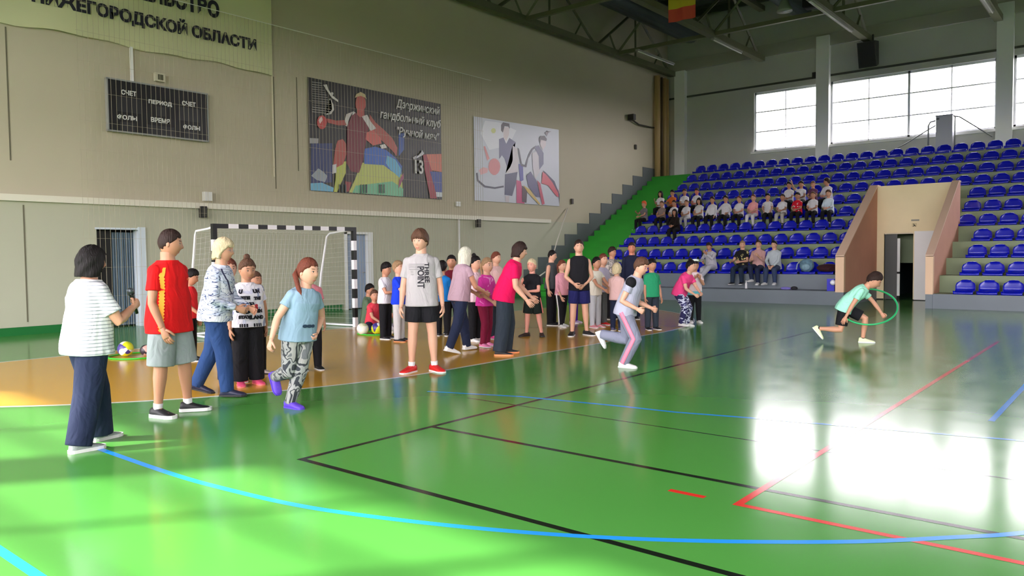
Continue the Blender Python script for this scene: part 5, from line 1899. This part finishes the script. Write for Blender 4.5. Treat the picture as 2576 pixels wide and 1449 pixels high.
# teenager in the grey tee
o, J, sf, I = person((6.81, 7.08), 1.80, -2, 'tall teenager in a pale grey tee with black lettering, black shorts and red shoes',
    dict(m=F('pale_grey_cloth', (172, 168, 168)), loose=.10, hem=-.16, sleeve=.68), dict(m=BLACK, kind='shorts', len=.66, flare=.012, ease=.6), (S_RED, RUB_W), ('fringe', H_BROWN), SK4,
    w=1.0, lod=2, armR=(2, 12, 8, 6), armL=(-2, 12, 6, 6), legR=(2, 5, -2, 3), legL=(-2, 5, -2, 3), footR=(0, 34), footL=(0, 34), hyaw=-26, hpitch=4, socks=F('white_sock', (225, 225, 225)), brow=(70, 48, 36), gripL=.35, gripR=.3)
for s, a_, t_, wl in (('THREE', -17, .60, .25), ('POINT', 2, .50, .27)):
    vs, fs = text_mesh(s, .085, 1.0, .002)
    xs = [v[0] for v in vs]
    sc = wl / (max(xs) - min(xs))
    decal(I, sf, [(v[1] * 1.0, -v[0] * sc) for v in vs], fs, t_, a_, 'lettering', mat('print_black', (32, 32, 44), .7), o)
for i in range(7):
    b = MB()
    x0 = -.13 + (0 if i < 4 else .03)
    z0 = .10 - i * .022
    w_ = .20 if i < 4 else .05
    vs = []
    for j in range(9):
        vs += [(x0 + w_ * j / 8, z0), (x0 + w_ * j / 8, z0 - .006)]
    decal(I, sf, vs, [(2 * j, 2 * j + 1, 2 * j + 3, 2 * j + 2) for j in range(8)], .62, 12, 'printed_bar', mat('print_grey', (130, 128, 128), .7), o)

# behind the goal post
o = person((9.02, 9.95), 1.38, 66, 'child in a bright blue tee and light grey trousers beside the grey tee teenager', dict(m=F('bright_blue_cloth', (28, 62, 210)), sleeve=.6), dict(m=LGREY, wide=.5), (S_BLACK, RUB_O), ('short', H_ASH), SK4, armR=(34, 6, 74, -12), armL=(30, 6, 70, -8), hyaw=-10, hpitch=-8)[0]
person((9.15, 10.45), 1.36, 56, 'child in a white tee and black trousers with folded arms, tallest behind the blue tee', dict(m=WHITE, sleeve=.6), dict(m=BLACK, wide=.4), (S_BLACK, RUB_W), ('short', H_BLACK), SK3, armR=(30, 8, 100, -40), armL=(30, 8, 104, -40), hpitch=10)
person((10.62, 12.72), 1.62, 74, 'seated teenager in an olive tee leaning against the wall side of the goal post', dict(m=F('olive_cloth', (92, 112, 88)), sleeve=.6), dict(m=SLATE, wide=.5), (S_BLACK, RUB_W), ('short', H_BLACK), SK3, pelvis_z=.105, lean=6, legR=(104, 6, -14, 0), legL=(110, 10, -18, 4), armR=(20, 12, 40, 0), armL=(50, 10, 60, -10), hyaw=-18, hpitch=6, anchor='pelvis')
person((10.18, 12.04), 1.40, 40, 'seated child in a coral red tee with crossed legs behind the balls', dict(m=F('coral_red_cloth', (216, 66, 82)), sleeve=.6), dict(m=NAVY, wide=.4), (S_BLACK, RUB_W), ('tied', H_BROWN), SK2, pelvis_z=.10, lean=12, legR=(80, 46, 66, -62), legL=(80, 46, 60, -58), armR=(34, 8, 50, -30), armL=(34, 8, 50, -30), hyaw=-24, anchor='pelvis', footR=(40, 30), footL=(40, 30))
o, J, sf, I = person((10.07, 9.93), 1.37, 158, 'child in a turquoise blue tee seen from behind, right of the grey tee teenager', dict(m=F('azure_cloth', (24, 116, 190)), sleeve=.55), dict(m=BLACK, wide=.5), (S_BLACK, RUB_W), ('short', H_BLACK), SK3, armR=(14, 6, 60, -10))
vs, fs = text_mesh('2', .13, 1.1, .006)
decal(I, sf, [(-v[0], v[1]) for v in vs][:], [f_[::-1] for f_ in fs], .30, 180, 'printed_number', mat('print_white', (225, 230, 235), .7), o)
person((10.55, 10.15), 1.48, -8, 'child whose face shows between the turquoise tee and the pale blond hair', dict(m=F('maroon_cloth', (110, 28, 44)), sleeve=.6), dict(m=BLACK), (S_BLACK, RUB_W), ('tied', H_BLACK), SK3)

# the group around the starting line
o = person((8.50, 8.07), 1.63, 124, 'person with pale blond hair in a dusty pink top and navy trousers striding away', dict(m=F('dusty_pink_cloth', (172, 144, 156)), loose=.05, hem=-.10, sleeve=.35, name='blouse'), dict(m=NAVY, wide=.35), (S_WHITE, RUB_W), ('long', H_PALE), SK3,
    w=1.06, fem=1, lod=2, lean=12, armR=(22, 8, 66, -10), armL=(24, 8, 60, -14), legL=(20, 3, 10, 2), legR=(-16, 4, -26, 3), footR=(14, 8), hpitch=4)[0]
person((9.78, 8.86), 1.46, 52, 'child with dark hair and hand at the mouth behind the pale blond person', dict(m=F('white_pink_cloth', (232, 200, 208)), sleeve=.6), dict(m=BLACK, wide=.4), (S_WHITE, RUB_W), ('tied', H_BLACK, 'bun'), SK4, armR=(40, 6, 140, -24), armL=(30, 6, 80, -20))
M_mag = blotch('magenta_print', [(0, (214, 60, 160)), (.58, (236, 150, 206)), (.66, (226, 80, 172))], 9, 'noise')
person((9.27, 8.20), 1.44, 50, 'child in a magenta tee, burgundy leggings and pink shoes left of the crimson shirt', dict(m=M_mag, loose=.04, sleeve=.62), dict(m=F('burgundy_cloth', (122, 28, 58)), name='leggings', wide=.08, ease=.1), (mat('light_pink_shoe', (240, 140, 186), .5), RUB_W), ('tied', H_ASH, 'tail'), SK4, lod=2, armR=(16, 8, 58, -6), armL=(20, 8, 62, -14), hyaw=-8, lean=6, legR=(12, 3, -8, 2), legL=(0, 4, -10, 3))
person((10.28, 8.82), 1.53, 52, 'child whose auburn face shows behind the crimson shirt, pink sneakers below', dict(m=PALEPINK, sleeve=.6), dict(m=SLATE, wide=.2), (mat('hot_pink_shoe', (240, 80, 160), .5), RUB_W), ('tied', H_AUB), SK4)
o = person((8.68, 7.33), 1.70, 92, 'person in a crimson polo shirt and dark slate trousers bending forward to the right', dict(m=F('crimson_cloth', (214, 16, 84)), loose=.06, hem=-.16, sleeve=.6, name='polo_shirt'), dict(m=SLATE, wide=.85, ease=.7, len=1.02), (S_BLACK, RUB_O), ('short_bob', H_DBROWN), SK4,
    w=1.12, fem=1, lod=2, lean=24, armR=(2, 10, 40, 2), armL=(16, 8, 46, -4), legR=(-4, 3, -8, 2), legL=(8, 4, -6, 3), hyaw=0, hpitch=8, sole=.014)[0]
person((10.95, 8.50), 1.40, -28, 'blond child in a black tee and black shorts with a hand at the mouth', dict(m=BLACK, loose=.06, sleeve=.6), dict(m=F('black_green_cloth', (24, 34, 30)), kind='shorts', len=.86, flare=.02, stripe=mat('red_white_stripe', (216, 120, 116), .7), stripe_w=.012), (S_BROWN, RUB_B), ('crop', H_BLOND), (214, 150, 132), armR=(30, 8, 132, -24), armL=(16, 10, 86, -56), legR=(4, 5, 0, 4), legL=(-4, 8, -4, 8), footR=(0, 26), footL=(0, 34))
person((12.88, 9.53), 1.56, 70, 'teenager in a dark grey sleeveless vest and black trousers with bare arms', dict(m=DGREY, sleeve=0, name='vest'), dict(m=BLACK, wide=.5), (S_BLACK, RUB_W), ('crop', H_BLACK), SK4, armR=(-4, 14, 10, 4), hpitch=6)
person((12.70, 9.15), 1.36, 42, 'child in a pink top and black leggings with a white side stripe', dict(m=F('light_pink_cloth', (222, 156, 170)), hem=-.05, sleeve=1.2), dict(m=BLACK, wide=.15, stripe=mat('white_stripe', (222, 222, 222), .7), stripe_w=.026), (S_WHITE, RUB_W), ('tied', H_AUB, 'tail'), SK4, armR=(6, 8, 24, -10), armL=(20, 6, 70, -30), legR=(10, 4, 2, 2), legL=(-8, 3, -10, 2))
person((13.55, 9.44), 1.30, 66, 'child in a coral patterned tee and purple trousers with a lilac stripe', dict(m=blotch('coral_print', [(0, (206, 80, 92)), (.5, (232, 140, 140)), (.6, (214, 90, 100))], 10), sleeve=.6), dict(m=F('purple_cloth', (86, 40, 168)), wide=.5, stripe=mat('lilac_stripe', (196, 166, 232), .7), stripe_w=.04), (mat('lilac_shoe', (206, 180, 226), .5), RUB_W), ('tied', H_DBROWN), SK4, armR=(20, 6, 40, -6), hpitch=14)
o = person((11.52, 7.90), 1.73, 6, 'tall teenager in a black sleeveless top and navy shorts with hands held in front', dict(m=BLACK, sleeve=0, hem=-.14, name='tank_top'), dict(m=F('deep_navy_cloth', (30, 32, 84)), kind='shorts', len=.74, flare=.014), (S_BLACK, RUB_W), ('crop', H_DBROWN), SK4, armR=(8, 16, 52, -34), armL=(2, 14, 40, -40), legR=(2, 4, 0, 3), legL=(-4, 4, -3, 4), footR=(0, 16), footL=(0, 36), gripR=.7, gripL=.7)[0]
person((12.95, 8.50), 1.42, 48, 'child in white with a pale yellow hair bow and light grey trousers, leaning right', dict(m=F('offwhite_cloth', (226, 222, 206)), sleeve=.5), dict(m=F('pale_grey_trouser_cloth', (196, 200, 206)), wide=.25), (mat('rose_shoe', (228, 150, 160), .5), RUB_W), ('tied', H_BLACK), SK3, lean=10, side=6, armR=(40, 6, 60, -10), armL=(40, 6, 56, -6))
person((13.45, 8.70), 1.48, 36, 'child in a grey lilac tee and charcoal trousers with red shoes', dict(m=F('grey_lilac_cloth', (176, 170, 190)), sleeve=.6), dict(m=F('charcoal_cloth', (84, 88, 88)), wide=.5), (S_RED, RUB_W), ('tied', H_AUB), SK4, side=-5, lean=6, armR=(30, 8, 60, -20))
person((14.80, 9.26), 1.62, 52, 'teenager in a beige patterned shirt looking right, standing behind the children', dict(m=blotch('beige_print', [(0, (120, 116, 112)), (.45, (196, 186, 180)), (.58, (150, 144, 140))], 11), sleeve=.6), dict(m=BLACK), (S_BLACK, RUB_W), ('short', H_DBROWN), SK3)
person((12.62, 7.79), 1.29, 158, 'child in a pale pink tee and navy trousers seen from behind, blond hair', dict(m=PALEPINK, loose=.05, hem=-.12, sleeve=.62), dict(m=NAVY, wide=.3), (mat('navy_white_shoe', (66, 64, 96), .5), RUB_W), ('short_bob', H_BLOND), SK4, armL=(8, 10, 24, -6))
person((15.1, 8.92), 1.72, -4, 'person in a dark navy track jacket standing in front of the lowest seats', dict(m=F('track_jacket_cloth', (30, 34, 56)), sleeve=1.9, loose=.06, name='jacket'), dict(m=NAVY, wide=.5), (S_BLACK, RUB_W), ('crop', H_DBROWN), (200, 128, 102))

# runner with the pink stripe
o, J, sf, I = person((8.60, 5.16), 1.53, 70, 'running child in a lavender grey tee and grey trousers with a pink side stripe',
    dict(m=F('lavender_grey_cloth', (166, 168, 186)), loose=.06, hem=-.08, sleeve=.5), dict(m=F('blue_grey_trouser_cloth', (126, 130, 148)), kind='trousers', wide=.45, ease=.3, stripe=mat('pink_stripe', (238, 130, 156), .7), stripe_w=.036, len=1.02), (S_WHITE, RUB_W), ('short', H_BROWN), SK4,
    lod=2, anchor='R', w=1.06, lean=22, side=-2, armR=(-24, 12, 62, -14), armL=(-6, 10, 70, -12), gripR=.95, gripL=.95, legR=(26, 2, -27, 1), legL=(-4, 4, -98, 3), footR=(0, 4), footL=(60, 4), hpitch=16, hyaw=-10)
MB().ball(J['shR'], (.075, .07, .075), 16, 12).build('black_shoulder_panel', BLACK, o, True)
gl = MB()
for sx in (-1, 1):
    c = I['hc'] + I['Mh'] @ (np.array((sx * .14, .395, .035)) * I['hh'])
    gl.tube([c + I['Mh'] @ np.array((math.cos(t) * .024, 0, math.sin(t) * .018)) for t in np.linspace(0, 2 * PI, 13)], .0022, 6, cap=False)
gl.build('glasses', mat('pink_rim', (206, 120, 140), .3), o, True)
person((13.20, 7.36), 1.36, 26, 'child in a green tee and dark trousers behind the runner with the pink stripe', dict(m=F('emerald_cloth', (44, 150, 104)), loose=.08, sleeve=.7), dict(m=SLATE, wide=.4), (S_BLACK, RUB_W), ('short', H_BLACK), SK3, armL=(4, 10, 20, 2))

# two children waiting further right
M_camo = blotch('blue_white_pattern', [(0, (44, 44, 84)), (.47, (200, 206, 224)), (.56, (60, 58, 104)), (.66, (150, 160, 196))], 9, 'noise', (1, 1, 1.7))
o, J, sf, I = person((14.11, 7.14), 1.44, 56, 'crouching child in a pink tee and blue white patterned leggings, hands clasped', dict(m=F('bright_pink_cloth', (232, 70, 134)), loose=.07, sleeve=.6), dict(m=M_camo, name='leggings', wide=.35, ease=.3), (S_WHITE, RUB_W), ('tied', H_BLACK, 'bun'), SK4,
    lod=1, w=1.08, lean=34, armR=(18, 6, 52, -24), armL=(30, 4, 56, -26), gripR=.7, gripL=.7, legR=(34, 4, -14, 2), legL=(26, 6, -14, 4), hpitch=4, hyaw=10)
M_hem = striped('white_teal_cloth', (226, 214, 216), (110, 196, 206), 1.0, .72)
k_ = NT('white_tee_teal_hem')
tc = k_.n('TexCoord'); sp = k_.n('SeparateXYZ'); k_.l(tc.outputs['Object'], sp.inputs[0])
gt = k_.n('Math', operation='LESS_THAN'); gt.inputs[1].default_value = .67; k_.l(sp.outputs['Z'], gt.inputs[0])
mx = k_.n('Mix', data_type='RGBA'); mx.inputs[6].default_value = rgb((224, 206, 210)); mx.inputs[7].default_value = rgb((96, 190, 202)); k_.l(gt.outputs[0], mx.inputs[0]); k_.l(mx.outputs[2], k_.b.inputs['Base Color']); k_.b.inputs['Roughness'].default_value = .85
o, J, sf, I = person((14.96, 7.32), 1.32, 14, 'child with both hands at the mouth, white tee with a teal hem and black leggings', dict(m=k_.m, loose=.10, hem=-.16, sleeve=.6), dict(m=BLACK, wide=.25), (S_WHITE, RUB_W), ('tied', H_BLACK), SK3, lod=1, armR=(34, 10, 146, -32), armL=(34, 10, 146, -32), hpitch=6)
MB().ball(I['hc'] + I['Mh'] @ (np.array((0, .05, .53)) * I['hh']), (.075, .04, .03), 12, 8).build('hair_bow', mat('pale_bow', (226, 236, 226), .6), o, True)

# child running through the hoop
M_mint = F('mint_cloth', (158, 226, 200))
o, J, sf, I = person((13.18, 3.46), 1.50, 88, 'running child in a mint tee and black shorts stepping through a green hoop',
    dict(m=M_mint, loose=.06, hem=-.12, sleeve=.6), dict(m=BLACK, kind='shorts', len=.8, flare=.016), (mat('pale_lime_shoe', (226, 236, 188), .5), RUB_W), ('short', H_DBROWN), SK2,
    lod=2, anchor='L', lean=52, armR=(-30, 10, -26, 6), armL=(40, 10, 34, 2), gripR=.1, gripL=.8, legL=(62, 2, -6, 1), legR=(-8, 4, -92, 3), footL=(0, 4), footR=(50, 4), hpitch=34, socks=BLACK, sock_h=.35)
d_ = unit(np.array((13.15, 3.49, 0)))
rt = np.array((d_[1], -d_[0], 0))
nz = unit(np.array((0, 0, 1)) * math.cos(R(38)) - d_ * math.sin(R(38)))
Mh_ = np.stack([rt, np.cross(nz, rt), nz], 1)
hb2 = hoop('hula_hoop', tuple(np.array((13.15, 3.49, .585)) + rt * .06 + d_ * .02), .43, .014, mat('emerald_hoop_plastic', (34, 170, 100), .35), Mh_)
tag(hb2, 'green hoop around the hips of the running child in mint', 'hoop')

# ------------------------------------------------------------------ spectators on the stand
def sit(k, y, H, label, top, bottom, hair, skin=SK3, shoes=(S_BLACK, RUB_W), **kw):
    d = dict(armR=(34, 8, 72, -26), armL=(34, 8, 72, -26), legR=(84, 6, 2, 2), legL=(84, 6, -4, 2))
    d.update(kw)
    yawd = d.pop('turn', 0)
    px = TX0 + TD * k + .245 - .02
    return person((px, y), H, 0, label, top, bottom, shoes, hair, skin, yaw=PI + R(yawd), pelvis_z=.10 + .010 + .060 * H - .02, z=tread(k), anchor='pelvis', lod=d.pop('lod', 0), **d)
GREYSW = F('grey_sweater', (176, 184, 190))
HOOD = F('grey_hoodie', (186, 184, 192))
def seat_y(k, y):
    return min((abs(q[1] - y), q[1]) for q in SEATS if q[0] == k)[1]
sit(1, seat_y(1, 10.8), 1.66, 'spectator in a pale grey hoodie and light trousers, hand at the chin, front row', dict(m=HOOD, sleeve=1.95, name='hoodie'), dict(m=F('pale_trousers', (170, 170, 180)), wide=.5), ('short', H_DBROWN), SK3, lod=1, lean=16, armR=(52, 4, 70, -30), armL=(58, 4, 138, -30), legL=(92, 4, 30, -30), hpitch=10)
sit(1, seat_y(1, 9.75), 1.70, 'spectator in a black tee with pale print clapping, front row', dict(m=blotch('black_yellow_print', [(0, (28, 28, 30)), (.60, (214, 200, 130)), (.66, (30, 30, 32))], 7), sleeve=.6), dict(m=F('dark_jeans', (36, 48, 66)), wide=.3), ('crop', H_ASH), SK4, lod=1, armR=(30, 14, 84, -6), armL=(30, 10, 84, -34), hyaw=20)
sit(1, seat_y(1, 9.24), 1.72, 'spectator in a dusty rose top holding up a phone hand, front row', dict(m=F('dusty_rose_cloth', (190, 150, 146)), sleeve=1.5), dict(m=NAVY, wide=.2), ('tied', H_DBROWN), SK4, lod=1, armR=(30, 8, 100, -30), armL=(34, 10, 126, -20), legR=(94, 2, 16, -14), shoes=(S_WHITE, RUB_W), hyaw=14)
sit(1, seat_y(1, 8.77), 1.68, 'spectator in a pale grey blue sweater and jeans, hands between the knees, front row', dict(m=GREYSW, sleeve=1.95, loose=.08, name='sweater'), dict(m=F('mid_jeans', (52, 64, 92)), wide=.2), ('tied', H_BLACK, 'tail'), SK4, lod=1, armR=(36, 6, 40, -30), armL=(36, 6, 40, -30), shoes=(S_WHITE, RUB_W), lean=8)
W_ = dict(m=WHITE, sleeve=.7)
WL = dict(m=WHITE, sleeve=1.9)
BK = dict(m=BLACK, wide=.3)
sit(5, 14.95, 1.40, 'child in an orange cap sitting alone at the aisle end of the upper row', dict(m=F('aisle_grey_cloth', (120, 116, 118)), sleeve=.6), BK, ('short', mat('orange_cap', (226, 96, 40), .7)), SK2, armR=(50, 4, 110, -24), turn=-20)
sit(6, seat_y(6, 14.71), 1.36, 'child with long dark hair in white at the left end of the upper rows', W_, BK, ('long', H_BLACK), SK3, armR=(40, 6, 130, -10))
sit(5, seat_y(5, 14.28), 1.34, 'child in a grey brown top below the long dark hair at the left end', dict(m=F('taupe_cloth', (140, 122, 116)), sleeve=.6), BK, ('tied', H_BROWN), SK2)
sit(6, seat_y(6, 14.16), 1.36, 'child in an orange tee in the upper row near the left end', dict(m=F('orange_cloth', (196, 104, 50)), sleeve=.6), BK, ('short', H_BLACK), SK3, armR=(40, 30, 60, -50))
sit(6, seat_y(6, 13.60), 1.38, 'child in a white tee turned sideways beside the orange tee', W_, BK, ('short', H_DBROWN), SK3, turn=15)
sit(5, seat_y(5, 13.64), 1.34, 'child in a white tee with dark hair above the black hooded child', W_, BK, ('tied', H_BLACK), SK3)
sit(4, seat_y(4, 13.2), 1.46, 'child all in black with a dark hood in the row below the others', dict(m=F('black_hooded_cloth', (34, 26, 24)), sleeve=1.9, name='hoodie'), dict(m=BLACK, wide=.3), ('long', H_BLACK), SK3, lean=10)
sit(5, seat_y(5, 13.11), 1.32, 'small child in white and pale trousers right of the black hooded child', W_, dict(m=LGREY, wide=.3), ('tied', H_BROWN), SK2, shoes=(S_WHITE, RUB_W))
sit(6, seat_y(6, 13.09), 1.36, 'child in a white tee with a red hair band in the upper row', W_, BK, ('short', H_DBROWN), (200, 118, 102))
sit(5, seat_y(5, 12.63), 1.40, 'child with dark hair in a pale grey tee below the red hair band', dict(m=F('near_white_cloth', (206, 206, 206)), sleeve=.6), BK, ('bob', H_BLACK), SK2)
sit(5, seat_y(5, 12.11), 1.42, 'child in a long sleeved white top with arms down, left of the widest white top', WL, BK, ('short', H_DBROWN), SK3, armR=(24, 14, 40, -4), armL=(24, 14, 40, -4))
sit(5, seat_y(5, 11.58), 1.44, 'child in a wide long sleeved white top with elbows out', WL, BK, ('short', H_BLACK), SK3, armR=(30, 30, 60, -20), armL=(30, 30, 60, -20))
sit(5, seat_y(5, 11.0), 1.38, 'child in a white tee leaning on the child in pink', W_, BK, ('tied', H_AUB), SK2, hyaw=-20)
sit(5, seat_y(5, 10.5), 1.42, 'child in a pink top and pale leggings in the middle of the upper row', dict(m=F('salmon_pink_cloth', (232, 160, 160)), sleeve=.8), dict(m=WHITE, wide=.1), ('tied', H_AUB), SK4, shoes=(S_WHITE, RUB_W))
sit(5, seat_y(5, 10.07), 1.42, 'child in a white tee leaning forward, with an empty seat on each side', W_, BK, ('short', H_BLACK), SK2, lean=12, turn=18, armR=(50, 8, 60, -10), armL=(50, 8, 60, -10))
sit(5, seat_y(5, 9.55), 1.34, 'child in a white tee and pale grey trousers holding something red', W_, dict(m=F('stone_trouser_cloth', (176, 172, 166)), wide=.4), ('tied', H_BLACK), SK3)
sit(6, 9.68, 1.38, 'child in a white tee behind the red tee, left of two', W_, BK, ('short', H_BLACK), SK3)
sit(6, 9.26, 1.38, 'child in a white tee with a raised violet sleeve behind the red tee', dict(m=WHITE, sleeve=.6), BK, ('short', H_BLACK), SK3, armR=(120, 20, 160, 10))
sit(6, 8.86, 1.34, 'child with brown hair half hidden between white tees in the upper row', dict(m=F('plum_cloth', (104, 62, 92)), sleeve=.6), BK, ('tied', H_BROWN), SK2)
sit(5, seat_y(5, 9.06), 1.38, 'child in a red tee with a white print in the upper row', dict(m=blotch('red_white_print', [(0, (206, 30, 50)), (.62, (230, 220, 220)), (.68, (206, 30, 50))], 8), sleeve=.7), BK, ('short', H_BLACK), SK3)
sit(5, seat_y(5, 8.62), 1.38, 'child in a white tee with a dark bag strap right of the red tee', W_, BK, ('tied', H_BROWN), SK2)
sit(6, 8.36, 1.46, 'tall child in white turned away at the right end of the upper rows', dict(m=WHITE, sleeve=1.2), BK, ('short', H_DBROWN), SK3, turn=-12, hyaw=-70, lean=8)
sit(5, seat_y(5, 8.11), 1.42, 'child in a pale blue white wide shirt at the right end of the upper row', dict(m=F('pale_blue_white_cloth', (206, 222, 232)), sleeve=1.6, loose=.12), BK, ('short', H_BROWN), SK4, lean=6, shoes=(S_WHITE, RUB_W))
